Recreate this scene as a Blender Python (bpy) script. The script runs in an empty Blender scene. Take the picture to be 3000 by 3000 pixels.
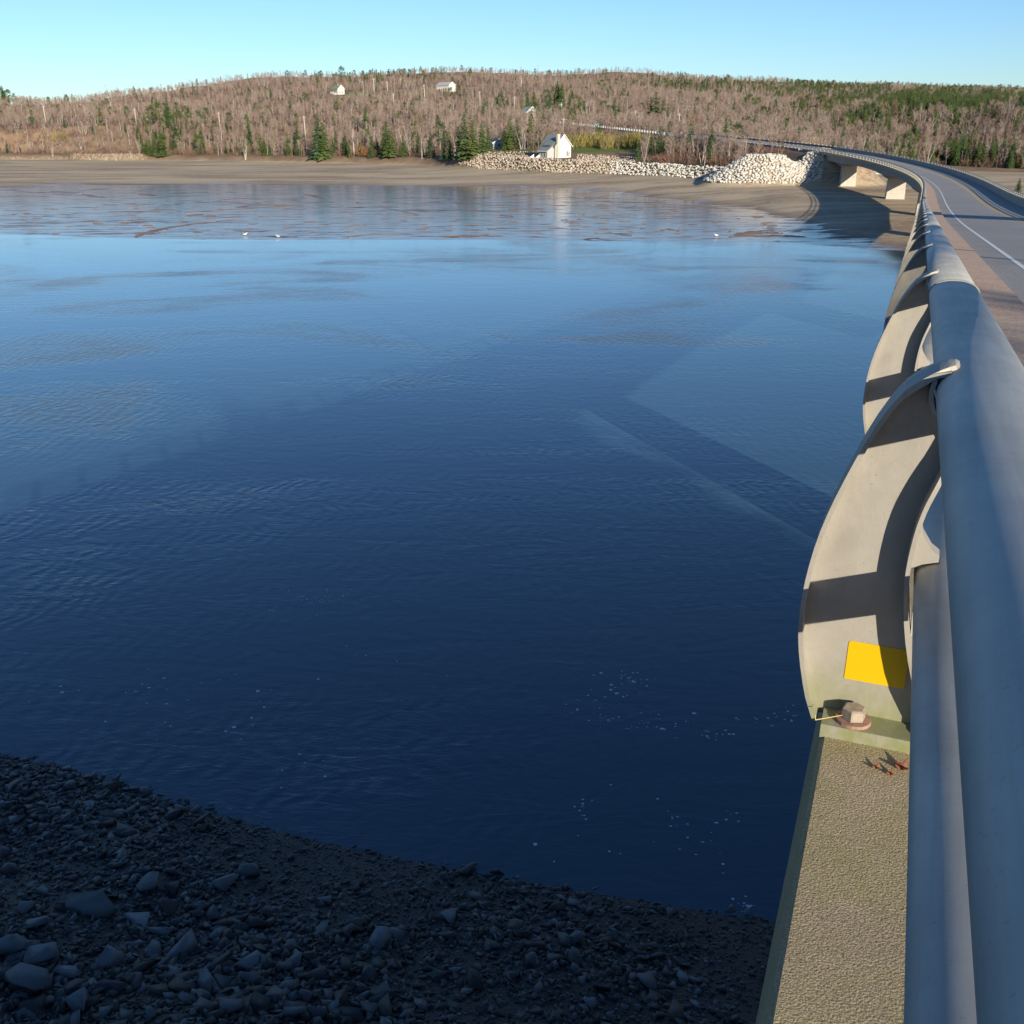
import bpy, bmesh, math, random
import numpy as np
from mathutils import Vector, Matrix, noise as mnoise
R=math.radians
rng=np.random.RandomState(7); random.seed(7)
sc=bpy.context.scene; COL=sc.collection

# ------------------------------------------------------------ camera, light, exposure
H0=15.0; PITCH=R(21.1076); FPX=2885.0
cam=bpy.data.cameras.new('camera'); camo=bpy.data.objects.new('camera',cam); COL.objects.link(camo)
camo.location=(0,0,H0); camo.rotation_euler=(R(90)-PITCH,0,0)
cam.sensor_fit='HORIZONTAL'; cam.angle=2*math.atan(1500/FPX); cam.clip_start=.05; cam.clip_end=30000
sc.camera=camo
SUN_EL=R(16); SUN_AZ=R(-22)            # azimuth the light travels towards, from +Y, positive to +X
ldir=Vector((math.sin(SUN_AZ)*math.cos(SUN_EL),math.cos(SUN_AZ)*math.cos(SUN_EL),-math.sin(SUN_EL)))
sl=bpy.data.lights.new('sun','SUN'); sl.energy=5.0; sl.angle=R(.5); sl.color=(1.,.89,.74)
so=bpy.data.objects.new('sun',sl); COL.objects.link(so); so.rotation_euler=ldir.to_track_quat('-Z','Y').to_euler()
w=bpy.data.worlds.new('World'); sc.world=w; w.use_nodes=True
nt=w.node_tree; bg=nt.nodes['Background']
sky=nt.nodes.new('ShaderNodeTexSky'); sky.sky_type='NISHITA'; sky.sun_disc=False
sky.sun_elevation=SUN_EL; sky.sun_rotation=math.atan2(-ldir.x,-ldir.y); sky.air_density=1.0; sky.dust_density=.1; sky.ozone_density=3.5
tint=nt.nodes.new('ShaderNodeMix'); tint.data_type='RGBA'; tint.blend_type='MULTIPLY'; tint.inputs[0].default_value=1
nt.links.new(sky.outputs[0],tint.inputs[6]); tint.inputs[7].default_value=(.86,1.05,1.28,1)   # the camera's cool white balance
nt.links.new(tint.outputs[2],bg.inputs[0]); bg.inputs[1].default_value=.076
sc.view_settings.view_transform='Standard'; sc.view_settings.look='None'; sc.view_settings.exposure=0.68; sc.view_settings.gamma=1
sc.render.engine='CYCLES'; sc.cycles.use_denoising=True
try: sc.cycles.denoiser='OPENIMAGEDENOISE'
except Exception: pass
sc.cycles.max_bounces=6; sc.cycles.diffuse_bounces=2; sc.cycles.glossy_bounces=3; sc.cycles.transparent_max_bounces=8

# ------------------------------------------------------------ helpers
cP,sP=math.cos(PITCH),math.sin(PITCH)
def proj(X,Y,Z):
    fw=Y*cP-(Z-H0)*sP; up=Y*sP+(Z-H0)*cP
    return 1500+FPX*X/fw, 1500-FPX*up/fw
def pix(px,py,Y):                       # point seen at pixel (of the 3000 px photograph) at forward distance Y
    V=(1500-py)/FPX; yd=cP+V*sP; t=Y/yd
    return (px-1500)/FPX*t, H0+(-sP+V*cP)*t
def pixz(px,py,z):
    V=(1500-py)/FPX; yd=cP+V*sP; t=(z-H0)/(-sP+V*cP)
    return (px-1500)/FPX*t, yd*t
def tag(o,label=None,cat=None,group=None,kind=None):
    if label: o['label']=label
    if cat: o['category']=cat
    if group: o['group']=group
    if kind: o['kind']=kind
    return o
def empty(name,loc,label=None,cat=None,group=None,rz=0,kind=None):
    o=bpy.data.objects.new(name,None); COL.objects.link(o); o.location=loc; o.rotation_euler=(0,0,rz); o.empty_display_size=.2
    return tag(o,label,cat,group,kind)
WORLD=True                               # while True, meshes are written in world coordinates and keep them under their parent
def wmat(o):
    m=o.matrix_basis.copy()
    return wmat(o.parent)@o.matrix_parent_inverse@m if o.parent else m
def setpar(o,parent):
    if parent is None: return
    o.parent=parent
    if WORLD: o.matrix_parent_inverse=wmat(parent).inverted()
class MB:
    def __init__(s): s.v=[]; s.f=[]; s.m=[]; s.smooth=False
    def add(s,vs,fs,mi=0):
        n=len(s.v); s.v+= [tuple(map(float,v)) for v in vs]; s.f+=[tuple(i+n for i in f) for f in fs]; s.m+=[mi]*len(fs); return s
    def box(s,x0,x1,y0,y1,z0,z1,mi=0,M=None):
        vs=[(x,y,z) for z in (z0,z1) for y in (y0,y1) for x in (x0,x1)]
        if M is not None: vs=[tuple(M@Vector(v)) for v in vs]
        return s.add(vs,[(0,2,3,1),(4,5,7,6),(0,1,5,4),(2,6,7,3),(0,4,6,2),(1,3,7,5)],mi)
    def tube(s,a,b,ra,rb,n=6,mi=0,cap=True):
        a=Vector(a);b=Vector(b);d=(b-a).normalized()
        u=d.cross(Vector((0,0,1)) if abs(d.z)<.9 else Vector((1,0,0))).normalized();v=d.cross(u)
        vs=[];
        for p,r in ((a,ra),(b,rb)):
            for i in range(n):
                t=2*math.pi*i/n; vs.append(p+u*(r*math.cos(t))+v*(r*math.sin(t)))
        fs=[(i,(i+1)%n,n+(i+1)%n,n+i) for i in range(n)]
        if cap: fs+=[tuple(range(n))[::-1],tuple(range(n,2*n))]
        return s.add(vs,fs,mi)
    def prism(s,poly,depth_vec,mi=0):
        n=len(poly); d=Vector(depth_vec)
        vs=[Vector(p) for p in poly]+[Vector(p)+d for p in poly]
        return s.add(vs,[tuple(range(n))[::-1],tuple(range(n,2*n))]+[(i,(i+1)%n,n+(i+1)%n,n+i) for i in range(n)],mi)
    def mesh(s,name,mats):
        me=bpy.data.meshes.new(name); me.from_pydata(s.v,[],s.f)
        for m in (mats if isinstance(mats,(list,tuple)) else [mats]): me.materials.append(m)
        if len(set(s.m))>1: me.polygons.foreach_set('material_index',s.m)
        if s.smooth: me.polygons.foreach_set('use_smooth',[True]*len(s.f))
        me.update(); return me
    def obj(s,name,mats,parent=None,bevel=0):
        o=bpy.data.objects.new(name,s.mesh(name,mats)); COL.objects.link(o); setpar(o,parent)
        bm=bmesh.new(); bm.from_mesh(o.data); bmesh.ops.recalc_face_normals(bm,faces=bm.faces)
        bm.to_mesh(o.data); bm.free()
        if bevel:
            md=o.modifiers.new('bevel','BEVEL'); md.width=bevel; md.segments=2; md.limit_method='ANGLE'
        return o
def link(name,me,parent=None):
    o=bpy.data.objects.new(name,me); COL.objects.link(o); o.parent=parent; return o
def npmesh(name,V,Fc,mat=None,smooth=False):
    me=bpy.data.meshes.new(name); n=len(V); Fc=np.asarray(Fc,dtype=np.int32); k=Fc.shape[1]
    me.vertices.add(n); me.vertices.foreach_set('co',np.asarray(V,dtype=np.float32).ravel())
    me.loops.add(Fc.size); me.loops.foreach_set('vertex_index',Fc.ravel())
    me.polygons.add(len(Fc)); me.polygons.foreach_set('loop_start',np.arange(0,Fc.size,k,dtype=np.int32))
    me.polygons.foreach_set('loop_total',np.full(len(Fc),k,dtype=np.int32))
    if smooth: me.polygons.foreach_set('use_smooth',np.ones(len(Fc),dtype=bool))
    me.update(calc_edges=True)
    if mat: me.materials.append(mat)
    return me
# ---- materials
def nodes_new(name):
    m=bpy.data.materials.new(name); m.use_nodes=True; nt=m.node_tree
    return m,nt,nt.nodes['Principled BSDF']
def N(nt,t,**kw):
    n=nt.nodes.new(t)
    for k,v in kw.items():
        if k.startswith('i_'): n.inputs[k[2:].replace('_',' ')].default_value=v
        else: setattr(n,k,v)
    return n
def coords(nt,sc_=(1,1,1),kind='Object'):
    tc=N(nt,'ShaderNodeTexCoord'); mp=N(nt,'ShaderNodeMapping'); mp.inputs['Scale'].default_value=sc_
    nt.links.new(tc.outputs[kind],mp.inputs['Vector']); return mp.outputs[0]
def noise(nt,vec,scale,detail=4,rough=.55,dist=0):
    n=N(nt,'ShaderNodeTexNoise'); n.inputs['Scale'].default_value=scale; n.inputs['Detail'].default_value=detail
    n.inputs['Roughness'].default_value=rough; n.inputs['Distortion'].default_value=dist
    nt.links.new(vec,n.inputs['Vector']); return n.outputs[0]
def ramp(nt,fac,stops):
    r=N(nt,'ShaderNodeValToRGB'); e=r.color_ramp.elements
    while len(e)<len(stops): e.new(.5)
    for i,(p,c) in enumerate(stops):
        e[i].position=p; e[i].color=(c,c,c,1) if isinstance(c,(int,float)) else (*c,1)
    nt.links.new(fac,r.inputs[0]); return r.outputs[0]
def mix(nt,fac,a,b,mode='MIX'):
    m=N(nt,'ShaderNodeMix',data_type='RGBA',blend_type=mode)
    for i,val in ((0,fac),(6,a),(7,b)):
        if isinstance(val,bpy.types.NodeSocket): nt.links.new(val,m.inputs[i])
        else: m.inputs[i].default_value=val if i==0 else (*val,1)
    return m.outputs[2]
def math_(nt,op,a,b=0.,clamp=False):
    m=N(nt,'ShaderNodeMath',operation=op,use_clamp=clamp)
    for i,v in ((0,a),(1,b)):
        if isinstance(v,bpy.types.NodeSocket): nt.links.new(v,m.inputs[i])
        else: m.inputs[i].default_value=v
    return m.outputs[0]
def bump(nt,h,strength,dist,normal=None):
    b=N(nt,'ShaderNodeBump'); 
    if isinstance(strength,bpy.types.NodeSocket): nt.links.new(strength,b.inputs['Strength'])
    else: b.inputs['Strength'].default_value=strength
    b.inputs['Distance'].default_value=dist
    nt.links.new(h,b.inputs['Height'])
    if normal: nt.links.new(normal,b.inputs['Normal'])
    return b.outputs[0]
def simple(name,col,rough=.7,metal=0,var=.15,scale=3,bmp=0,bscale=30,bdist=.01,col2=None,spec=.5,kind='Object'):
    m,nt,b=nodes_new(name); v=coords(nt,kind=kind)
    c2=col2 or tuple(x*(1-var*2) for x in col)
    f=ramp(nt,noise(nt,v,scale,5,.6),[(.3,0.),(.7,1.)])
    nt.links.new(mix(nt,f,c2,col),b.inputs['Base Color'])
    b.inputs['Roughness'].default_value=rough; b.inputs['Metallic'].default_value=metal; b.inputs['Specular IOR Level'].default_value=spec
    if bmp: nt.links.new(bump(nt,noise(nt,v,bscale,4,.7),bmp,bdist),b.inputs['Normal'])
    return m
def randtint(name,cols,rough=.85,trans=0,spec=.2):      # colour chosen per object / per instance
    m,nt,b=nodes_new(name); oi=N(nt,'ShaderNodeObjectInfo')
    c=ramp(nt,oi.outputs['Random'],[(i/(len(cols)-1) if len(cols)>1 else 0,c) for i,c in enumerate(cols)])
    g=N(nt,'ShaderNodeNewGeometry'); r=ramp(nt,g.outputs['Random Per Island'],[(0,.6),(1,1.3)])
    c=mix(nt,1.,c,r,'MULTIPLY')
    nt.links.new(c,b.inputs['Base Color']); b.inputs['Roughness'].default_value=rough; b.inputs['Specular IOR Level'].default_value=spec
    return m

def mat_water():
    m,nt,b=nodes_new('river_water_surface'); v=coords(nt)
    b.inputs['Base Color'].default_value=(.027,.062,.088,1); b.inputs['IOR'].default_value=1.46; b.inputs['Roughness'].default_value=.05
    b.inputs['Specular IOR Level'].default_value=.5
    vv=coords(nt,(1,1.6,1))
    # smoother slicks and rougher patches
    patch=ramp(nt,noise(nt,coords(nt,(.5,1.,1)),.055,4,.6,1.2),[(.42,.14),(.54,.5),(.66,1.6)])
    fine=noise(nt,coords(nt,(.6,1.5,1)),2.0,5,.62,1.2)
    mid=noise(nt,coords(nt,(.55,1.3,1)),.55,4,.55,1.6)
    swirl=N(nt,'ShaderNodeTexWave',wave_type='BANDS'); swirl.inputs['Scale'].default_value=.45; swirl.inputs['Distortion'].default_value=14
    swirl.inputs['Detail'].default_value=3; swirl.inputs['Detail Scale'].default_value=.6; nt.links.new(vv,swirl.inputs['Vector'])
    # calm over the flats
    sep=N(nt,'ShaderNodeSeparateXYZ'); tc=N(nt,'ShaderNodeTexCoord'); nt.links.new(tc.outputs['Object'],sep.inputs[0])
    calm=N(nt,'ShaderNodeMapRange'); nt.links.new(sep.outputs['Y'],calm.inputs[0])
    for i,x in ((1,125.),(2,152.),(3,1.),(4,.3)): calm.inputs[i].default_value=x
    st=math_(nt,'MULTIPLY',patch,calm.outputs[0])
    nb=bump(nt,mid,math_(nt,'ADD',math_(nt,'MULTIPLY',calm.outputs[0],.10),math_(nt,'MULTIPLY',st,.12)),.10)
    nb=bump(nt,swirl.outputs[0],math_(nt,'MULTIPLY',st,.13),.05,nb)
    nb=bump(nt,fine,math_(nt,'MULTIPLY',st,.48),.035,nb)
    nt.links.new(nb,b.inputs['Normal'])
    return m
def attr(nt,name):
    a=N(nt,'ShaderNodeAttribute'); a.attribute_name=name; return a.outputs['Fac']
def mat_terrain():
    m,nt,b=nodes_new('shore_and_hill_ground'); v=coords(nt)
    litter=mix(nt,ramp(nt,noise(nt,v,.12,5,.6),[(.35,0.),(.65,1.)]),(.15,.10,.065),(.26,.18,.11))
    grassc=mix(nt,ramp(nt,noise(nt,v,.8,4),[(.3,0.),(.7,1.)]),(.07,.11,.02),(.13,.17,.045))
    mudv=coords(nt,(.25,1,1))
    mudc=mix(nt,ramp(nt,noise(nt,mudv,.09,6,.65,.5),[(.40,0.),(.58,1.)]),(.22,.155,.10),(.45,.36,.225))
    mudc=mix(nt,ramp(nt,noise(nt,coords(nt,(.5,1,1)),1.3,4,.7),[(.4,0.),(.75,1.)]),mudc,(.44,.36,.25))
    # wet film over the flats
    wet=attr(nt,'wet')
    wn=noise(nt,coords(nt,(.16,1,1)),.16,7,.68,.8)
    w=math_(nt,'ADD',math_(nt,'MULTIPLY',wet,1.25),math_(nt,'MULTIPLY',math_(nt,'SUBTRACT',wn,.5),2.6))
    film=ramp(nt,w,[(.42,0.),(.62,1.)])
    wn2=noise(nt,coords(nt,(.14,1,1)),.9,5,.7,.5)
    dry=ramp(nt,wn2,[(.55,1.),(.61,0.)])
    ln=math_(nt,'ABSOLUTE',math_(nt,'SUBTRACT',noise(nt,coords(nt,(.30,1,1)),.045,4,.55,1.4),.5))
    bars=ramp(nt,ln,[(.004,0.),(.011,1.)])
    gate=ramp(nt,noise(nt,coords(nt,(.4,1,1)),.03,2,.5),[(.47,1.),(.53,0.)])
    bars=math_(nt,'MAXIMUM',bars,gate)
    dry=math_(nt,'MULTIPLY',dry,bars)
    film=math_(nt,'MULTIPLY',film,dry)
    wetc=mix(nt,ramp(nt,noise(nt,mudv,.25,4),[(.35,0.),(.65,1.)]),(.19,.155,.13),(.14,.13,.125))
    mudc2=mix(nt,ramp(nt,wet,[(.1,0.),(.7,1.)]),mudc,(.15,.095,.062))
    mudc2=mix(nt,film,mudc2,wetc)
    col=mix(nt,attr(nt,'mud'),litter,mudc2)
    col=mix(nt,attr(nt,'grass'),col,grassc)
    nt.links.new(col,b.inputs['Base Color'])
    f2=math_(nt,'MULTIPLY',film,attr(nt,'mud'))
    nt.links.new(ramp(nt,f2,[(0,.8),(.7,.20),(1,.13)]),b.inputs['Roughness'])
    b.inputs['IOR'].default_value=1.34
    nt.links.new(ramp(nt,f2,[(0,.25),(1,.5)]),b.inputs['Specular IOR Level'])
    nb=bump(nt,noise(nt,coords(nt,(.5,1,1)),2.2,5,.7),ramp(nt,f2,[(0,.8),(.8,.16)]),.07)
    nt.links.new(nb,b.inputs['Normal'])
    return m
M={}
M['water']=mat_water(); M['terrain']=mat_terrain()
def mat_alu(name,col,rough,metal):
    m,nt,b=nodes_new(name); v=coords(nt)
    st=noise(nt,coords(nt,(1,1,1)),7,5,.65); 
    c=mix(nt,ramp(nt,st,[(.35,0.),(.65,1.)]),tuple(x*.86 for x in col),col)
    lg=noise(nt,coords(nt,(1,1,1)),1.6,6,.75,1.5); c=mix(nt,ramp(nt,lg,[(.42,0.),(.62,.35)]),c,tuple(min(1,x*1.35) for x in col))
    tc2=N(nt,'ShaderNodeTexCoord'); m2=N(nt,'ShaderNodeMapping'); m2.vector_type='POINT'; m2.inputs['Rotation'].default_value=(0,0,R(21.672)); nt.links.new(tc2.outputs['Object'],m2.inputs['Vector'])
    m3=N(nt,'ShaderNodeMapping'); m3.inputs['Scale'].default_value=(55,.9,55); nt.links.new(m2.outputs[0],m3.inputs['Vector'])
    c=mix(nt,ramp(nt,noise(nt,m3.outputs[0],1.,4,.6,.3),[(.40,0.),(.66,.40)]),c,tuple(x*.68 for x in col))
    sp=ramp(nt,noise(nt,v,170,2,.5),[(.64,0.),(.72,1.)])
    c=mix(nt,math_(nt,'MULTIPLY',sp,.35),c,tuple(x*.55 for x in col))
    nt.links.new(c,b.inputs['Base Color']); b.inputs['Metallic'].default_value=metal
    nt.links.new(ramp(nt,noise(nt,v,3,5,.7),[(.3,rough-.06),(.7,rough+.08)]),b.inputs['Roughness'])
    nt.links.new(bump(nt,noise(nt,v,260,3,.7),.12,.001),b.inputs['Normal'])
    return m
M['rail']=mat_alu('weathered_aluminium_rail',(.36,.365,.34),.55,.2)
def mat_cast():
    m,nt,b=nodes_new('cast_aluminium_post'); v=coords(nt)
    c=mix(nt,ramp(nt,noise(nt,v,9,5,.65),[(.3,0.),(.7,1.)]),(.30,.28,.235),(.37,.345,.295))
    pit=ramp(nt,noise(nt,v,130,2,.6),[(.66,0.),(.73,1.)])
    c=mix(nt,math_(nt,'MULTIPLY',pit,.6),c,(.17,.145,.12))
    c=mix(nt,ramp(nt,noise(nt,coords(nt,(1,1,.25)),14,5,.7,.6),[(.50,0.),(.72,.45)]),c,(.24,.215,.17))
    sep=N(nt,'ShaderNodeSeparateXYZ'); nt.links.new(v,sep.inputs[0])
    low=N(nt,'ShaderNodeMapRange'); nt.links.new(sep.outputs['Z'],low.inputs[0])
    for i,x in ((1,.02),(2,.17),(3,1.),(4,0.)): low.inputs[i].default_value=x
    algae=math_(nt,'MULTIPLY',low.outputs[0],ramp(nt,noise(nt,coords(nt,(1,1,.5)),22,5,.7),[(.32,.25),(.6,1.)]))
    c=mix(nt,math_(nt,'MULTIPLY',algae,.85),c,(.20,.22,.07))
    nt.links.new(c,b.inputs['Base Color']); b.inputs['Roughness'].default_value=.62; b.inputs['Metallic'].default_value=.25
    nt.links.new(bump(nt,noise(nt,v,220,3,.7),.3,.0012),b.inputs['Normal'])
    return m
M['cast']=mat_cast()
def mat_concrete(name,c1,c2,moss=(.13,.13,.04),mossf=.5,bs=1.,grain=90,scale=1.):
    m,nt,b=nodes_new(name); v=coords(nt)
    c=mix(nt,ramp(nt,noise(nt,v,1.3*scale,6,.65),[(.3,0.),(.7,1.)]),c1,c2)
    g=ramp(nt,noise(nt,v,grain,4,.75),[(.36,.50 if grain>100 else .62),(.60,1.25 if grain>100 else 1.15)])
    c=mix(nt,1.,c,g,'MULTIPLY')
    mo=math_(nt,'MULTIPLY',ramp(nt,noise(nt,v,5*scale,6,.7),[(.42,0.),(.62,1.)]),ramp(nt,noise(nt,v,grain*.7,3,.7),[(.42,0.),(.55,1.)]))
    c=mix(nt,math_(nt,'MULTIPLY',mo,mossf),c,moss)
    nt.links.new(c,b.inputs['Base Color']); b.inputs['Roughness'].default_value=.85; b.inputs['Specular IOR Level'].default_value=.25
    vo=N(nt,'ShaderNodeTexVoronoi'); vo.inputs['Scale'].default_value=grain; nt.links.new(v,vo.inputs['Vector'])
    h=math_(nt,'ADD',noise(nt,v,grain,4,.8),math_(nt,'MULTIPLY',vo.outputs['Distance'],-.6))
    nt.links.new(bump(nt,h,bs,.0035 if grain>100 else .004),b.inputs['Normal'])
    return m
M['curb']=mat_concrete('lichened_concrete_curb',(.36,.285,.17),(.50,.40,.26),(.30,.27,.08),.55,1.,230,1.)
M['walk']=mat_concrete('brown_sidewalk_concrete',(.50,.34,.235),(.58,.43,.31),(.2,.14,.1),.4,.6,30,.6)
M['girder']=mat_concrete('grey_girder_concrete',(.27,.26,.24),(.34,.33,.30),(.16,.15,.12),.3,.3,8,.15)
M['pier']=mat_concrete('pale_pier_concrete',(.42,.39,.33),(.48,.45,.38),(.2,.18,.1),.3,.3,8,.3)
M['asphalt']=mat_concrete('grey_road_asphalt',(.25,.245,.235),(.31,.30,.28),(.18,.18,.175),.4,.4,22,.12)
M['white_paint']=simple('worn_white_paint',(.72,.72,.68),.6,var=.12,scale=9)
M['yellow_paint']=simple('worn_yellow_paint',(.72,.47,.05),.6,var=.2,scale=6)
M['sticker']=simple('yellow_reflective_sticker',(.60,.375,.002),.38,var=.03,scale=20,spec=.4)
M['rust']=simple('rusted_steel_washer',(.34,.20,.14),.75,var=.2,scale=40,bmp=.4,bscale=150,bdist=.002)
M['bolt']=simple('weathered_bolt_head',(.42,.35,.27),.6,var=.2,scale=50,bmp=.4,bscale=180,bdist=.002,metal=.2)
M['leaf']=simple('dry_red_brown_leaf',(.30,.09,.04),.7,var=.25,scale=80)
M['straw']=simple('dry_straw',(.55,.44,.15),.6,var=.1,scale=40)
M['darkgap']=simple('dark_sealant',(.02,.02,.02),.8)

# ------------------------------------------------------------ bridge alignment
SS=np.arange(-60,560,.25)
kap=np.interp(SS,[122.8,257.8,330,350],[0,.0048,.0048,0])
grd=np.interp(SS,[54.5,267.5,330,350],[-.0534,.0397,.0397,.045])
i0=int(np.argmin(abs(SS)))
_th=R(21.672)-np.cumsum(kap)*.25
_x=np.cumsum(np.sin(_th))*.25; _y=np.cumsum(np.cos(_th))*.25; _z=np.cumsum(grd)*.25
_x-=_x[i0]; _y-=_y[i0]; _z=_z-_z[i0]+H0
def bp(s,u,w_):
    th=np.interp(s,SS,_th)
    return (np.interp(s,SS,_x)+u*math.cos(th),np.interp(s,SS,_y)-u*math.sin(th),np.interp(s,SS,_z)+w_)
def bth(s): return float(np.interp(s,SS,_th))
def bg_(s): return float(np.interp(s,SS,grd))
def sgrid(a,b,fine=3.0):
    n=max(1,int(math.ceil((b-a)/fine))); return [a+(b-a)*i/n for i in range(n+1)]
def sweep(section,slist,closed=True,smooth=False,caps=True):
    mb=MB(); n=len(section); 
    for s in slist:
        for (u,w_) in section: mb.v.append(tuple(float(q) for q in bp(s,u,w_)))
    k=n if closed else n-1
    for j in range(len(slist)-1):
        for i in range(k):
            a=j*n+i; b=j*n+(i+1)%n; mb.f.append((a,b,b+n,a+n)); mb.m.append(0)
    if closed and caps:
        mb.f.append(tuple(range(n))[::-1]); mb.f.append(tuple(range((len(slist)-1)*n,len(slist)*n))); mb.m+=[0,0]
    mb.smooth=smooth
    return mb
BR0,BR1=-40.,300.        # bridge extent
U_R=9.1                   # right barrier rail
ROADW=-1.52; WALKW=-1.376; CURBW=-1.187
bridge=empty('bridge',bp(0,4.5,ROADW),'long grey concrete girder bridge curving left over the tidal river','bridge')
sweep([(.03,-1.56),(-.02,-1.40),(-.078,-1.37),(-.053,CURBW-.012),(-.043,CURBW),(.295,CURBW),(.31,CURBW-.012),(.31,-1.56)],sgrid(BR0,BR1)).obj('curb',M['curb'],bridge)
for a in range(-40,300,20):
    sweep([(.315,-1.56),(.315,WALKW),(1.485,WALKW),(1.5,WALKW-.015),(1.5,-1.56)],sgrid(a+.008,min(a+20,300)-.008,2.5)).obj('sidewalk_slab',M['walk'],bridge)
sweep([(.04,-1.85),(.02,-1.565),(9.75,-1.565),(9.8,-1.85),(8.6,-1.95),(.9,-1.95)],sgrid(BR0,BR1)).obj('deck_slab',M['girder'],bridge)
sweep([(8.98,-1.56),(9.05,-.76),(9.07,-.745),(9.33,-.745),(9.36,-.77),(9.40,-1.56)],sgrid(BR0,BR1)).obj('parapet_wall',M['girder'],bridge)
PIERS=[34,81,122,162,201,240,278]
spans=[-40]+PIERS+[300]
for i in range(len(spans)-1):
    a,b=spans[i]+.03,spans[i+1]-.03; ss=sgrid(a,b,2.5)
    for (u0,u1) in ((.95,1.55),(4.4,5.0),(7.9,8.5)):
        mb=MB()
        for s in ss:
            e=min(s-a,b-s); d=-3.05-.3*math.exp(-(e/9.)**2)
            for (u,w_) in ((u0,d),(u0,-1.955),(u1,-1.955),(u1,d)): mb.v.append(tuple(float(q) for q in bp(s,u,w_)))
        for j in range(len(ss)-1):
            for k in range(4): q=j*4+k; r_=j*4+(k+1)%4; mb.f.append((q,r_,r_+4,q+4)); mb.m.append(0)
        n=len(ss); mb.f+=[(3,2,1,0),(n*4-4,n*4-3,n*4-2,n*4-1)]; mb.m+=[0,0]
        mb.obj('girder',M['girder'],bridge)
def frame_at(s):
    th=bth(s); x,y,z=bp(s,0,0)
    # columns: right, forward, up
    return Matrix(((math.cos(th),math.sin(th),0,x),(-math.sin(th),math.cos(th),0,y),(0,0,1,z),(0,0,0,1)))
for s in PIERS:
    Mx=frame_at(s); mb=MB()
    zt=-3.37; zb=-(Mx[2][3])-3
    sec=lambda k:[(2.3-k,-.6-k*.4),(5.9+k,-.6-k*.4),(5.9+k,.6+k*.4),(2.3-k,.6+k*.4)]
    vs=[Mx@Vector((p[0],p[1],zt)) for p in sec(0)]+[Mx@Vector((p[0],p[1],zb)) for p in sec(.35)]
    mb.add(vs,[(0,1,2,3),(7,6,5,4),(0,4,5,1),(1,5,6,2),(2,6,7,3),(3,7,4,0)])
    mb.obj('pier',M['pier'],bridge,.06)
    mb=MB(); mb.prism([Mx@Vector((.8,-.8,zt+.002)),Mx@Vector((8.7,-.8,zt+.002)),Mx@Vector((6.2,-.8,zt-.8)),Mx@Vector((2.0,-.8,zt-.8))],Mx.to_3x3()@Vector((0,1.6,0)))
    mb.obj('pier_cap',M['girder'],bridge,.04)
for s in (301.,-41.):
    Mx=frame_at(s); MB().box(-.3,9.9,-.9,.9,-7,-1.96,M=Mx).obj('abutment',M['girder'],bridge)
# road surface and paint
RD1=500.
tag(sweep([(1.5,ROADW-.03),(1.5,ROADW),(5.2,ROADW+.05),(8.97,ROADW),(8.97,ROADW-.03)],sgrid(BR0,BR1,2.5)).obj('road',M['asphalt']),kind='structure')
tag(sweep([(-.6,ROADW-.3),(.2,ROADW),(5.2,ROADW+.05),(10,ROADW),(10.6,ROADW-.3)],sgrid(BR1+.01,RD1,2.5)).obj('far_road',M['asphalt']),kind='structure')
def crown(u): return ROADW+ (.05*(u-1.5)/3.7 if u<5.2 else .05*(8.97-u)/3.77)+.005
def stripe(name,u,wd,mat,a=BR0,b=RD1):
    tag(sweep([(u-wd/2,crown(u-wd/2)),(u+wd/2,crown(u+wd/2))],sgrid(a,b,2.5),closed=False).obj(name,mat),kind='structure')
stripe('white_edge_line',2.35,.12,M['white_paint']); stripe('yellow_centre_line',5.86,.11,M['yellow_paint']); stripe('yellow_centre_line',6.08,.11,M['yellow_paint'])

# ------------------------------------------------------------ railings
OUT=[(.100,-.325),(.066,-.332),(.027,-.362),(-.001,-.400),(-.034,-.466),(-.066,-.552),(-.094,-.636),(-.114,-.715),(-.127,-.799),(-.1325,-.875),(-.1315,-.94),(-.122,-1.01),(-.101,-1.10),(-.088,-1.135),(-.075,-1.168)]
INN=[(.100,-.325+.0),(.078,-.345),(.072,-.375),(.085,-.415),(.150,-.440),(.140,-.485),(.122,-.53),(.109,-.572),(.097,-.61),(.088,-.659),(.083,-.717),(.082,-.773),(.090,-.85),(.108,-.94),(.135,-1.03),(.175,-1.10),(.215,-1.168)]
Z0=CURBW
def off2(pts,d):
    o=[]
    for i,p in enumerate(pts):
        a=Vector(pts[max(i-1,0)]);b=Vector(pts[min(i+1,len(pts)-1)]);t=(b-a).normalized();o.append((p[0]-t.y*d,p[1]+t.x*d))
    return o
def smoothpts(p,n=2):
    for _ in range(n):
        q=[p[0]]
        for a,b in zip(p[:-1],p[1:]): q+=[(a[0]*.75+b[0]*.25,a[1]*.75+b[1]*.25),(a[0]*.25+b[0]*.75,a[1]*.25+b[1]*.75)]
        q.append(p[-1]); p=q
    return p
def flange(mb,pts,d,hw):
    a=smoothpts(pts,1); b=off2(a,d); n=len(a)
    for side in (-1,1):
        pass
    vs=[]
    for (p,q,k) in zip(a,b,range(n)):
        h=hw if not callable(hw) else hw(k/(n-1))
        vs+=[(p[0],-h,p[1]-Z0),(p[0],h,p[1]-Z0),(q[0],h,q[1]-Z0),(q[0],-h,q[1]-Z0)]
    fs=[]
    for i in range(n-1):
        for k in range(4): fs.append((i*4+k,i*4+(k+1)%4,i*4+4+(k+1)%4,i*4+4+k))
    fs+=[(3,2,1,0),(n*4-4,n*4-3,n*4-2,n*4-1)]
    mb.add(vs,fs)
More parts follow.
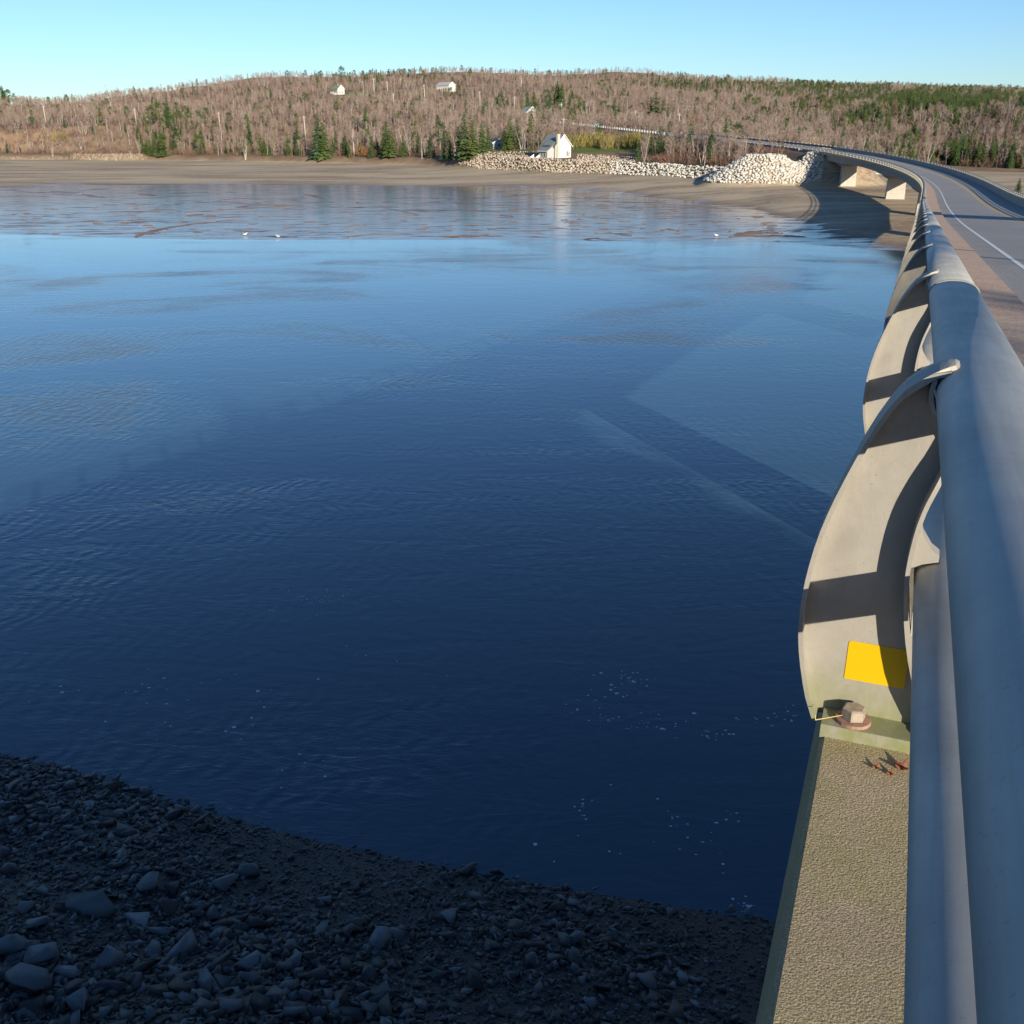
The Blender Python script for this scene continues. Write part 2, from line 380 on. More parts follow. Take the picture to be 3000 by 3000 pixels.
def post_mesh():
    mb=MB(); t=.008
    o=smoothpts(OUT,1); i_=smoothpts(INN,1)
    n=min(len(o),len(i_)); oo=[o[int(round(k*(len(o)-1)/(n-1)))] for k in range(n)]; ii=[i_[int(round(k*(len(i_)-1)/(n-1)))] for k in range(n)]
    for y in (-t,t): mb.v+=[]
    vs=[(p[0],-t,p[1]-Z0) for p in oo]+[(p[0],-t,p[1]-Z0) for p in ii]+[(p[0],t,p[1]-Z0) for p in oo]+[(p[0],t,p[1]-Z0) for p in ii]
    fs=[]
    for k in range(n-1): fs+=[(k,k+1,n+k+1,n+k),(2*n+k,3*n+k,3*n+k+1,2*n+k+1)]
    mb.add(vs,fs)
    flange(mb,OUT,.010,lambda k:.056-.006*math.sin(k*3.1))
    flange(mb,INN[1:],-.009,lambda k:.046+.022*min(1,k*2.5))
    # claw over the top rail: a tapering leaf that follows the curve
    cl=[(.02,-.370),(.040,-.352),(.060,-.337),(.078,-.326),(.094,-.319),(.106,-.316),(.113,-.319)]; hw=[.055,.055,.053,.049,.042,.032,.014]
    vs=[];fs=[]
    for (p,h) in zip(cl,hw): vs+=[(p[0],-h,p[1]-Z0),(p[0],0,p[1]+.006-Z0),(p[0],h,p[1]-Z0),(p[0]+.006,h,p[1]-.012-Z0),(p[0]+.006,-h,p[1]-.012-Z0)]
    for i in range(6):
        for k in range(5): fs.append((i*5+k,i*5+(k+1)%5,i*5+5+(k+1)%5,i*5+5+k))
    fs+=[(0,1,2,3,4),(34,33,32,31,30)]
    mb.add(vs,fs)
    # tab under / over the lower rail
    mb.prism([(.084,-.02,-.64-Z0),(.098,-.02,-.685-Z0),(.118,-.02,-.715-Z0),(.136,-.02,-.728-Z0),(.136,-.02,-.742-Z0),(.105,-.02,-.752-Z0),(.084,-.02,-.765-Z0)],(0,.04,0))
    mb.prism([(.10,-.02,-.84-Z0),(.165,-.02,-.838-Z0),(.17,-.02,-.85-Z0),(.13,-.02,-.87-Z0),(.105,-.02,-.93-Z0)],(0,.04,0))
    # base plate with raised rim
    mb.box(-.055,.255,-.085,.085,0,.036)
    return mb
postme=None
def hexa(mb,x,y,z,r,h,n=6,rot=.3,top=None):
    top=top or r
    vs=[(x+r*math.cos(rot+2*math.pi*i/n),y+r*math.sin(rot+2*math.pi*i/n),z) for i in range(n)]+[(x+top*math.cos(rot+2*math.pi*i/n),y+top*math.sin(rot+2*math.pi*i/n),z+h) for i in range(n)]
    mb.add(vs,[tuple(range(n))[::-1],tuple(range(n,2*n))]+[(i,(i+1)%n,n+(i+1)%n,n+i) for i in range(n)])
meshes={}
def railing(name,label,group,left,u_shift,wb,sb,s_end,first_s):
    root=empty(name,bp(0,u_shift,wb),label,'railing')
    sp=2.75; s=first_s; k=0
    while s<s_end:
        th=bth(s); x,y,z=bp(s,u_shift,wb)
        g=bg_(s)
        Rz=Matrix.Rotation(-th,4,'Z'); 
        Mx=Matrix.Translation((x,y,z))@Rz@Matrix.Shear('XY',4,(0,0)) 
        # lift the post with the deck's grade by a small tilt
        p=link('post',meshes['post' if left else 'postR'],None); setpar(p,root); p.matrix_basis=Mx
        near=s<40
        if left and near and s>-6:
            for xx in (.012,.185):
                for yy in ((-.045,.045) if s<20 else (-.045,)):
                    b=link('washer',meshes['washer'],p); b.location=(xx,yy,.0365)
                    b=link('bolt',meshes['bolt'],p); b.location=(xx,yy,.046)
            b=link('sticker',meshes['sticker'],p)
        s+=sp; k+=1
    # rails in lengths, with splice gaps
    for (uc,wc,ua,wa,nm) in (((.03,.345,.055,.045,'upper_rail'),(.05,.16,.035,.03,'lower_rail')) if not left else ((.168,-.372,.091,.056,'upper_rail'),(.165,-.790,.072,.046,'lower_rail'))):
        a=sb
        cuts=[sb]; q=4.3-8.25*20
        while q<s_end:
            if q>sb+2: cuts.append(q)
            q+=8.25
        cuts.append(s_end)
        for a,b in zip(cuts[:-1],cuts[1:]):
            if not left: uu=u_shift-uc
            else: uu=uc
            dw=0 if left else wb
            # superellipse section: flat-topped extruded rail
            sec=[]
            nn=28 if a<30 and left else 12
            for i in range(nn):
                t=2*math.pi*i/nn; c_,s_=math.cos(t),math.sin(t)
                sec.append((uu+ua*math.copysign(abs(c_)**.86,c_),wc+dw+wa*math.copysign(abs(s_)**.92,s_)))
            o=sweep(sec,sgrid(a+.006,b-.006,1.4 if a>100 else 2.8),smooth=True).obj(nm,M['rail'],root)
            if a<60 and left:
                sec2=[(uu+(x_-uu)*1.045,(wc+dw)+(y_-wc-dw)*1.07) for x_,y_ in sec]
                sweep(sec2,[a-.0,a+.022],smooth=False).obj('splice_band',M['cast'],o)
    return root
meshes['post']=post_mesh().mesh('post',M['cast'])
bm=bmesh.new(); bm.from_mesh(meshes['post']); bmesh.ops.recalc_face_normals(bm,faces=bm.faces); bm.to_mesh(meshes['post']); bm.free()
mb=MB(); hexa(mb,0,0,0,.040,.008,20,0,.039); meshes['washer']=mb.mesh('washer',M['rust'])
mb=MB(); hexa(mb,0,0,0,.027,.024,6,.35,.027); hexa(mb,0,0,.024,.027,.003,6,.35,.022); meshes['bolt']=mb.mesh('bolt',M['bolt'])
mb=MB()
# sticker with worn rounded corners, lies 1.5 mm proud of the web
pts=[]; x0,x1,z0,z1=-.020,.110,.122,.220
for (cx,cz,a0) in ((x1-.006,z1-.006,0),(x0+.006,z1-.006,90),(x0+.003,z0+.003,180),(x1-.006,z0+.006,270)):
    r=.006 if a0!=180 else .003
    for q in range(4): a_=R(a0+q*30); pts.append((cx+r*math.cos(a_),-.0095,cz+r*math.sin(a_)))
mb.prism(pts,(0,.0012,0)); meshes['sticker']=mb.mesh('sticker',M['sticker'])
mb=MB()   # low post of the parapet railing
mb.prism([(-.07,-.012,0),(.09,-.012,0),(.075,-.012,.06),(.055,-.012,.18),(.03,-.012,.29),(-.02,-.012,.34),(-.05,-.012,.33),(-.02,-.012,.27),(-.01,-.012,.17),(-.04,-.012,.06)],(0,.024,0))
mb.box(-.08,.10,-.06,.06,0,.02); mb.box(.035,.065,-.035,.035,.15,.24)
meshes['postR']=mb.mesh('post',M['cast'])
railing('bridge_railing','near aluminium railing with curved cast posts on the concrete curb','bridge railings',True,0.,CURBW,-8.,300.,2.14-2.75*3)
railing('bridge_railing','far side railing of posts and two rails on the parapet wall across the road','bridge railings',False,U_R+.10,-.744,-20.,300.,2.14-2.75*6)

# ------------------------------------------------------------ terrain beyond the river (rows at forward distance Y, columns at X/Y)
# columns of control points: image x of the column, film edge Y, foot Y, then (Y, z) of the land behind
def col_t(px,py=300): V=(1500-py)/FPX; return (px-1500)/FPX/(cP+V*sP)
def Yat(py,z):
    V=(1500-py)/FPX; return (z-H0)*(cP+V*sP)/(-sP+V*cP)
def zat(py,Y): return pix(1500,py,Y)[1]
#      px   shoreY  filmpy footpy bankz midY,midpy  crestY,crestpy(ground)
CT=[(-700, 152, 545, 462, 5.0, 520, 395, 640, 335),
    ( 0,   160, 545, 468, 5.0, 520, 385, 640, 318),
    ( 200, 156, 540, 469, 5.0, 530, 370, 680, 305),
    ( 400, 153, 540, 470, 5.0, 540, 355, 720, 268),
    ( 600, 152, 540, 472, 5.0, 560, 345, 780, 252),
    ( 800, 152, 540, 475, 5.0, 560, 345, 860, 236),
    (1000, 152, 542, 478, 5.2, 560, 340, 900, 230),
    (1200, 152, 544, 483, 5.4, 560, 335, 940, 220),
    (1400, 152, 546, 494, 6.2, 540, 350, 960, 216),
    (1600, 151, 550, 503, 6.4, 520, 365, 980, 214),
    (1800, 150, 562, 509, 6.0, 520, 360, 1000, 216),
    (2000, 150, 585, 518, 5.6, 520, 360, 1040, 226),
    (2200, 149, 605, 530, 5.4, 500, 365, 1100, 238),
    (2350, 148, 640, 531, 5.4, 480, 370, 1150, 243),
    (2500, 143, 690, 516, 5.0, 460, 372, 1200, 247),
    (2650, 137, 725, 508, 4.2, 430, 372, 1250, 252),
    (2800, 133, 735, 500, 4.0, 420, 368, 1300, 260),
    (3000, 130, 740, 506, 3.6, 400, 345, 1350, 268),
    (3400, 128, 745, 520, 3.6, 380, 310, 1350, 268)]
ctx=np.array([col_t(c[0]) for c in CT])
def colprof(c):
    px,sh,fpy,ftpy,bz,my,mpy,cy,cpy=c
    Yf=min(Yat(fpy,.12),1e9); Yft=Yat(ftpy,2.8); 
    Yf=max(sh+4,min(Yf,Yft-20))
    mz=zat(mpy,my); cz=zat(cpy,cy)
    ys=[0,sh-60,sh-14,sh,Yf,Yft,Yft+6,Yft+22,my,cy,cy+260,cy+900,6500]
    zs=[-3,-3,-.8,.02,.14,2.8,bz,bz+.6,mz,cz,cz-14,cz-20,cz-60]
    return ys,zs
PROF=[colprof(c) for c in CT]
PY=np.array([p[0] for p in PROF],float); PZ=np.array([p[1] for p in PROF],float)
def colinterp(t):
    t=np.clip(t,ctx[0],ctx[-1])
    i=np.clip(np.searchsorted(ctx,t)-1,0,len(ctx)-2); f=(t-ctx[i])/(ctx[i+1]-ctx[i]); f=f*f*(3-2*f)*.5+f*.5
    return i,f
def fnoise(x,y,seed=0):
    return (np.sin(x*.013+seed)*np.cos(y*.011+seed*2)+.5*np.sin(x*.031+y*.017+seed*3)+.3*np.cos(x*.067-y*.051+seed)+.15*np.sin(x*.15+y*.12))
_pm=(SS>292)&(SS<500); PXS,PYS,PZS=_x[_pm][::8],_y[_pm][::8],_z[_pm][::8]
PTH=_th[_pm][::8]
PXS=PXS+5.2*np.cos(PTH); PYS=PYS-5.2*np.sin(PTH)
HOUSE=pix(1636,466,356.)
MOUND=(pix(2285,490,270.)[0]-3.6,273.)
def terr(x,y):
    x=np.atleast_1d(np.asarray(x,float)); y=np.atleast_1d(np.asarray(y,float))
    t=x/np.maximum(y,1); i,f=colinterp(t)
    z=np.zeros_like(x)
    ys=PY[i]*(1-f)[:,None]+PY[i+1]*f[:,None]; zs=PZ[i]*(1-f)[:,None]+PZ[i+1]*f[:,None]
    for k in range(ys.shape[1]-1):
        m=(y>=ys[:,k])&(y<ys[:,k+1])
        g=(y[m]-ys[m,k])/(ys[m,k+1]-ys[m,k]); 
        z[m]=zs[m,k]*(1-g)+zs[m,k+1]*g
    m=y>=ys[:,-1]; z[m]=zs[m,-1]
    h=np.clip((y-ys[:,7])/60,0,1); z+=h*fnoise(x,y)*2.2
    fl=np.clip((y-ys[:,3])/6,0,1)*np.clip((ys[:,5]-y)/20,0,1); z+=fl*.015*fnoise(x*6,y*5,2)
    # small terrace on which the house stands
    d=np.hypot(x-HOUSE[0],y-HOUSE[1]-2); wgt=np.clip((24-d)/10,0,1); z=z*(1-wgt)+wgt*HOUSE[2-1+0] if False else z*(1-wgt)+wgt*HZ
    # rock mound beside the abutment
    d=np.hypot((x-MOUND[0])/12.0,(y-MOUND[1])/10.); z=np.maximum(z,3.2+np.clip(7.0*(1.22-d),-5,5.9))
    # road embankment
    near=np.full(len(x),1e9); zr=np.zeros(len(x))
    c=(y>250)&(y<620)&(x>-40)&(x<140)
    if c.any():
        dx=x[c][:,None]-PXS[None]; dy=y[c][:,None]-PYS[None]; dd=np.hypot(dx,dy); j=dd.argmin(1)
        near[c]=dd[np.arange(len(j)),j]; zr[c]=PZS[j]
    wgt=np.clip((15-near)/8.,0,1); zz=zr-1.52-.35-np.clip(near-6,0,99)*.3
    z=z*(1-wgt)+zz*wgt
    return z,ys
HZ=6.3
def terr1(x,y): return float(terr(x,y)[0][0])
def ground_at(px,py,y0=250.,y1=1400.):
    Y=np.arange(y0,y1,1.); V=(1500-py)/FPX; t=Y/(cP+V*sP)
    X=(px-1500)/FPX*t; Z=H0+(-sP+V*cP)*t
    g=terr(X,Y)[0]; h=np.where(g>=Z)[0]
    if len(h)==0: j=int(np.argmin(Z-g))
    else: j=h[0]
    return float(X[j]),float(Y[j]),float(g[j])
tcol=np.concatenate([np.linspace(-3,-.62,16)[:-1],np.linspace(-.62,.62,430),np.linspace(.62,3,16)[1:]])
yrow=np.concatenate([np.linspace(60,140,9)[:-1],np.arange(140,330,1.0),np.arange(330,560,2.2),np.arange(560,1400,8),np.geomspace(1400,9000,14)])
TT,YY=np.meshgrid(tcol,yrow); XX=TT*YY
ZZ,YS=terr(XX.ravel(),YY.ravel())
nc=len(tcol); nr=len(yrow)
idx=np.arange(nc*nr).reshape(nr,nc)
Fq=np.stack([idx[:-1,:-1],idx[:-1,1:],idx[1:,1:],idx[1:,:-1]],-1).reshape(-1,4)
V_=np.stack([XX.ravel(),YY.ravel(),ZZ],1)
tm=npmesh('terrain',V_,Fq,M['terrain'],True)
yy=YY.ravel(); xx=XX.ravel()
wet=np.clip((YS[:,4]+14-yy)/34,0,1)*np.clip(1.2-np.clip((xx-55)/18,0,1)*1.2,0,1)
mud=np.clip((YS[:,5]+1.5-yy)/2,0,1)
GR=[ (1780,437,16,8),(1660,480,20,2.5),(1560,470,8,4),(1800,484,14,2),(2490,508,12,5),(1480,450,10,6),(1140,280,30,8),(2000,492,9,3)]
gr=np.zeros(len(yy))
for (a,b,rx,ry) in GR:
    gx,gy,gz=ground_at(a,b,300); gr=np.maximum(gr,np.clip(1.4-np.hypot((xx-gx)/rx,(yy-gy)/ry),0,1))
for nm_,ar in (('wet',wet),('mud',mud),('grass',np.clip(gr*2,0,1)*(1-mud))):
    at=tm.attributes.new(nm_,'FLOAT','POINT'); at.data.foreach_set('value',ar.astype(np.float32))
tag(link('terrain',tm),kind='structure')
# water sheet
wm_=npmesh('river_water',[(-9000,-200,0),(9000,-200,0),(9000,9000,0),(-9000,9000,0)],[(0,1,2,3)],M['water'])
tag(link('river_water',wm_),kind='structure')

# ------------------------------------------------------------ near bank
def bankd(x,y): return (16.9-.33*x+.6*np.sin(x*.35)*.35+.012*x*x*(x>0)-y)/1.053
def bank(x,y):
    x=np.asarray(x,float); y=np.asarray(y,float); d=bankd(x,y)
    z=np.interp(d,[-60,-12,0,4,8,14,30,52,90,200,900],[-6,-2.6,0,.9,2.1,4.2,10,14.2,16,22,30])
    return z+np.clip(d/6,0,1)*.12*np.sin(x*1.3+y*.7)*np.cos(y*1.1)+np.clip(d/30,0,1)*.8*fnoise(x*3,y*3,1)
def bank1(x,y): return float(bank(np.array([x]),np.array([y]))[0])
bx=np.concatenate([np.linspace(-900,-40,24)[:-1],np.linspace(-40,-18,30)[:-1],np.linspace(-18,12,150)[:-1],np.linspace(12,60,40)[:-1],np.linspace(60,900,24)])
by=np.concatenate([np.linspace(-900,-60,20)[:-1],np.linspace(-60,5,50)[:-1],np.linspace(5,32,150)[:-1],np.linspace(32,60,14)[:-1],np.linspace(60,320,12)])
BX,BY=np.meshgrid(bx,by); BZ=bank(BX.ravel(),BY.ravel())
idx=np.arange(BX.size).reshape(BX.shape); Fq=np.stack([idx[:-1,:-1],idx[:-1,1:],idx[1:,1:],idx[1:,:-1]],-1).reshape(-1,4)
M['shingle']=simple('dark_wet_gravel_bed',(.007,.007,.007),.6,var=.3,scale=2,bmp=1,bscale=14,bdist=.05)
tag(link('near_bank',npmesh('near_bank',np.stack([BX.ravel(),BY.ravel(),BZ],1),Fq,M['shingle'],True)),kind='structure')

# ------------------------------------------------------------ trees
WORLD=False
M['bark_grey']=randtint('grey_bark',[(.20,.15,.12),(.25,.20,.16),(.32,.27,.22),(.25,.18,.14),(.23,.18,.14)])
M['bark_white']=randtint('white_birch_bark',[(.44,.40,.35),(.52,.48,.42),(.36,.32,.28)])
M['twig']=randtint('bare_brown_twigs',[(.20,.14,.11),(.27,.20,.16),(.31,.24,.19),(.21,.135,.115),(.35,.29,.23),(.24,.175,.135)])
M['twig_pale']=randtint('bare_pale_twigs',[(.27,.22,.18),(.34,.29,.24),(.24,.19,.15)])
M['needle']=randtint('spruce_needles',[(.040,.068,.018),(.065,.098,.024),(.045,.080,.034),(.085,.11,.026),(.040,.062,.022)])
M['needle_rust']=randtint('rusty_needles',[(.20,.10,.045),(.24,.13,.06),(.16,.09,.05)])
M['red_brush']=randtint('red_brown_brush',[(.15,.065,.045),(.20,.10,.06),(.13,.075,.06),(.18,.13,.08)])
M['orange_brush']=randtint('orange_leaved_brush',[(.30,.13,.04),(.26,.15,.05)])
M['willow']=randtint('yellow_green_willow',[(.26,.22,.05),(.20,.19,.06),(.30,.24,.07),(.19,.15,.07)])
M['reed']=randtint('pale_dry_reeds',[(.38,.31,.22),(.44,.37,.27)])
def tri(mb,p,d,L,wd,mi,r):
    d=Vector(d).normalized(); s=d.cross(Vector((r.uniform(-1,1),r.uniform(-1,1),r.uniform(-.3,.3)))).normalized()*wd
    p=Vector(p); n=len(mb.v); mb.v+= [tuple(p-s),tuple(p+s),tuple(p+d*L)]; mb.f.append((n,n+1,n+2)); mb.m.append(mi)
def bare_tree(seed,h=10,stems=1,spread=.30,ntw=230,tr=.13,tw=.026,start=.34):
    r=random.Random(seed); T=MB(); C=MB()
    tips=[]
    for st in range(stems):
        a=r.uniform(0,6.28); lean=(.02+.05*r.random()) if stems==1 else .10+.16*r.random()
        if stems>1: a=st*6.28/stems+r.uniform(-.4,.4)
        hh=h*(.95 if stems==1 else r.uniform(.75,1)); p=Vector((.12*math.cos(a)*(stems>1),.12*math.sin(a)*(stems>1),-.4)); rad=tr*(1 if stems==1 else .8)
        nseg=6; prev=p; 
        for k in range(1,nseg+1):
            f=k/nseg; q=Vector((p.x+math.cos(a)*lean*hh*f+r.uniform(-.12,.12),p.y+math.sin(a)*lean*hh*f+r.uniform(-.12,.12),hh*f*(.84 if stems==1 else .9)))
            T.tube(prev,q,rad*(1-.85*(k-1)/nseg),rad*(1-.85*k/nseg),5,0,False)
            # limbs
            if f>start:
                for _ in range(3 if stems==1 else 2):
                    b=r.uniform(0,6.28); up=r.uniform(.7,1.5); L=h*spread*(1.15-f*.75)*r.uniform(.6,1.15); st_=prev.lerp(q,r.random())
                    d=Vector((math.cos(b),math.sin(b),up)).normalized(); e=st_+d*L
                    C.tube(st_,e,.040*h/10,.012,3,0,False); tips.append((st_,e,d,L))
            prev=q
    for i in range(ntw):
        a,b,d,L=r.choice(tips); p=a.lerp(b,r.uniform(.15,1)); v=Vector((r.uniform(-1,1),r.uniform(-1,1),r.uniform(.1,1.3)))+d*.6
        tri(C,p,v,r.uniform(.5,1.35)*h/10,tw*h/10,0,r)
    return T,C
def spruce(seed,h=10,wd=.2,ragged=.35):
    r=random.Random(seed); T=MB(); C=MB()
    T.tube((0,0,-.4),(0,0,h*.97),.13*h/10,.02,5,0,False)
    z=h*.08
    while z<h*.985:
        f=z/h; rad=h*wd*(1-f)**.85*(1+r.uniform(-ragged,ragged)*.6)+.08; n=7 if f<.7 else 5; a0=r.uniform(0,6.28)
        for i in range(n):
            a=a0+i*6.28/n+r.uniform(-.25,.25); L=rad*r.uniform(.7,1.2); dr=-.28-.2*r.random()
            tip=Vector((math.cos(a)*L,math.sin(a)*L,z+dr*L)); b=Vector((0,0,z+.12*rad)); side=Vector((-math.sin(a),math.cos(a),0))*L*.33
            m=b.lerp(tip,.55)
            n0=len(C.v); C.v+=[tuple(b),tuple(m+side+Vector((0,0,-.05*L))),tuple(tip),tuple(m-side+Vector((0,0,-.05*L))),tuple(m+Vector((0,0,.12*L)))]
            C.f+=[(n0,n0+1,n0+4),(n0+1,n0+2,n0+4),(n0+2,n0+3,n0+4),(n0+3,n0,n0+4)]; C.m+=[0]*4
        z+=max(.26,.46*(1-f)+.2)*h/10*r.uniform(.8,1.15)
    for i in range(120):
        f=r.random()**1.2*.95; a=r.uniform(0,6.28); L=h*wd*(1-f)**.85*r.uniform(.6,1.1); 
        p=(math.cos(a)*L,math.sin(a)*L,h*(.06+f*.93)-.25*L); tri(C,p,(math.cos(a),math.sin(a),r.uniform(-.5,.5)),.5*h/10,.11*h/10,0,r)
    return T,C
def pine(seed,h=9):
    r=random.Random(seed); T=MB(); C=MB(); T.tube((0,0,-.4),(0,0,h*.9),.16,.04,5,0,False)
    for i in range(30):
        f=r.uniform(.28,1); a=r.uniform(0,6.28); L=h*.27*math.sin(min(1,(1.12-f)*1.5)*1.57)*r.uniform(.35,1.05); c=Vector((math.cos(a)*L,math.sin(a)*L,h*f))
        for k in range(13):
            v=Vector((r.gauss(0,1),r.gauss(0,1),r.gauss(0,.8)+.3)); tri(C,c+v*.28,v,r.uniform(.5,.9),.16,0,r)
    return T,C
def bush(seed,h=2.2,w_=1.5,n=150,tw=.035,upr=1.):
    r=random.Random(seed); T=MB(); C=MB()
    for i in range(10):
        a=r.uniform(0,6.28); L=h*r.uniform(.6,.95); d=Vector((math.cos(a)*.55,math.sin(a)*.55,upr)).normalized(); T.tube((0,0,-.2),d*L,.025,.01,3,0,False)
    for i in range(n):
        a=r.uniform(0,6.28); q=math.sqrt(r.random())*w_; zz=h*r.uniform(.05,.85)*math.sqrt(max(0,1-(q/w_)**2*.7)); tri(C,(math.cos(a)*q,math.sin(a)*q,zz),(math.cos(a)*.5,math.sin(a)*.5,upr),r.uniform(.3,.7)*h/2.2,tw,0,r)
    return T,C
def pm(tc,tm_,cm): return (tc[0].mesh('trunk',tm_),tc[1].mesh('crown',cm))
PROTO={'bare':[pm(bare_tree(11+i,9.6,1,.34+.04*(i%2),330,.11),M['bark_grey'],M['twig']) for i in range(5)],
 'birch':[pm(bare_tree(31+i,10,1 if i<2 else 3,.24,110,.15,.022),M['bark_white'],M['twig_pale']) for i in range(4)],
 'clump':[pm(bare_tree(51+i,9,4,.26,260,.13),M['bark_grey'],M['twig_pale']) for i in range(2)],
 'spruce':[pm(spruce(61+i,10,.17+.035*(i%3)),M['bark_grey'],M['needle']) for i in range(5)],
 'pine':[pm(pine(71+i,9),M['bark_grey'],M['needle']) for i in range(2)],
 'rust':[pm(spruce(81,8,.2),M['bark_grey'],M['needle_rust'])],
 'red':[pm(bush(91+i,2.4,1.7),M['bark_grey'],M['red_brush']) for i in range(2)],
 'orange':[pm(bush(95,2.6,1.8,220,.05),M['bark_grey'],M['orange_brush'])],
 'willow':[pm(bush(97+i,4.6,1.4,260,.05,1.6),M['bark_grey'],M['willow']) for i in range(2)]}
NAME={'bare':'bare_tree','birch':'birch_tree','clump':'bare_tree','spruce':'spruce_tree','pine':'pine_tree','rust':'rusty_spruce','red':'shrub','orange':'shrub','willow':'willow_shrub'}
CAT={'bare':'tree','birch':'tree','clump':'tree','spruce':'tree','pine':'tree','rust':'tree','red':'shrub','orange':'shrub','willow':'shrub'}
DESC={'bare':'leafless grey-brown tree','birch':'leafless pale-trunked birch','clump':'leafless many-stemmed tree','spruce':'dark green spruce','pine':'round-crowned green pine','rust':'rust-coloured conifer','red':'red-brown leafless shrub','orange':'orange-leaved shrub','willow':'yellow-green willow shrub'}
def plant(kind,x,y,z,s,label,group,v=None,sx=None):
    pr=PROTO[kind]; t,c=pr[v if v is not None else random.randrange(len(pr))]
    o=empty(NAME[kind],(x,y,z-.1),label,CAT[kind],group,random.uniform(0,6.28)); o.scale=(sx or s*random.uniform(.9,1.1),)*2+(s,)
    link('trunk',t,o); link('crown',c,o); return o
PLACED=[]; ALLT=[]
def region(px,Y,py):
    side='far left' if px<350 else 'left' if px<850 else 'middle left' if px<1350 else 'white house' if px<1900 else 'road embankment' if px<2250 else 'bridge' if px<2650 else 'far right'
    if px<1350: w1={'far left':'at the far left of the opposite shore','left':'on the left part of the opposite shore','middle left':'on the shore left of the white gabled house'}[side]
    elif side=='white house': w1='on the slope around the white gabled house'
    elif side=='road embankment': w1='on the slope by the far road embankment'
    elif side=='bridge': w1='on the hill beyond the curved end of the bridge'
    else: w1='beyond the bridge at the far right'
    row='close to the mudflat' if Y<terr_foot(px)+22 else 'a little up the slope' if Y<terr_foot(px)+70 else 'high on the hillside'
    return w1,row
def terr_foot(px): return float(np.interp(px,[c[0] for c in CT],PY[:,5]))
LANDM=[(120,'at the left edge'),(360,'above the pale reeds'),(560,'right of the pale reeds'),(800,'well left of the big white birch'),(980,'just left of the big white birch'),(1120,'around the big white birch'),(1290,'right of the big white birch'),(1440,'by the curved driveway'),(1600,'left of the white gabled house'),(1760,'right behind the white gabled house'),(1900,'by the green lawn'),(2080,'above the long stone wall'),(2260,'left of the stone mound'),(2450,'behind the stone mound'),(2650,'above the bridge bend'),(2850,'right of the bridge bend'),(9000,'at the right edge')]
LABELLED={}
def lab(kind,px,py,Y,s):
    w1=[n for x,n in LANDM if px<x][0]; f=terr_foot(px)
    row='by the mud' if Y<f+22 else 'low on the slope' if Y<f+80 else 'high on the hill'
    size='small' if s<.62 else 'tall' if s>1.05 else 'medium'
    return '%s %s %s %s'%(size,DESC[kind],row,w1), CAT[kind]+'s '+row+' '+w1
ORD=['leftmost','second from left','third from left','fourth from left','fifth from left','sixth from left']
def order_labels(objs):
    d={}
    for o,px in objs: d.setdefault(o['label'],[]).append((px,o))
    for l,v in d.items():
        if 1<len(v)<=6:
            for i,(px,o) in enumerate(sorted(v,key=lambda q:q[0])): o['label']=(l+', '+ORD[i]) if len((l+' '+ORD[i]).split())<=16 else l
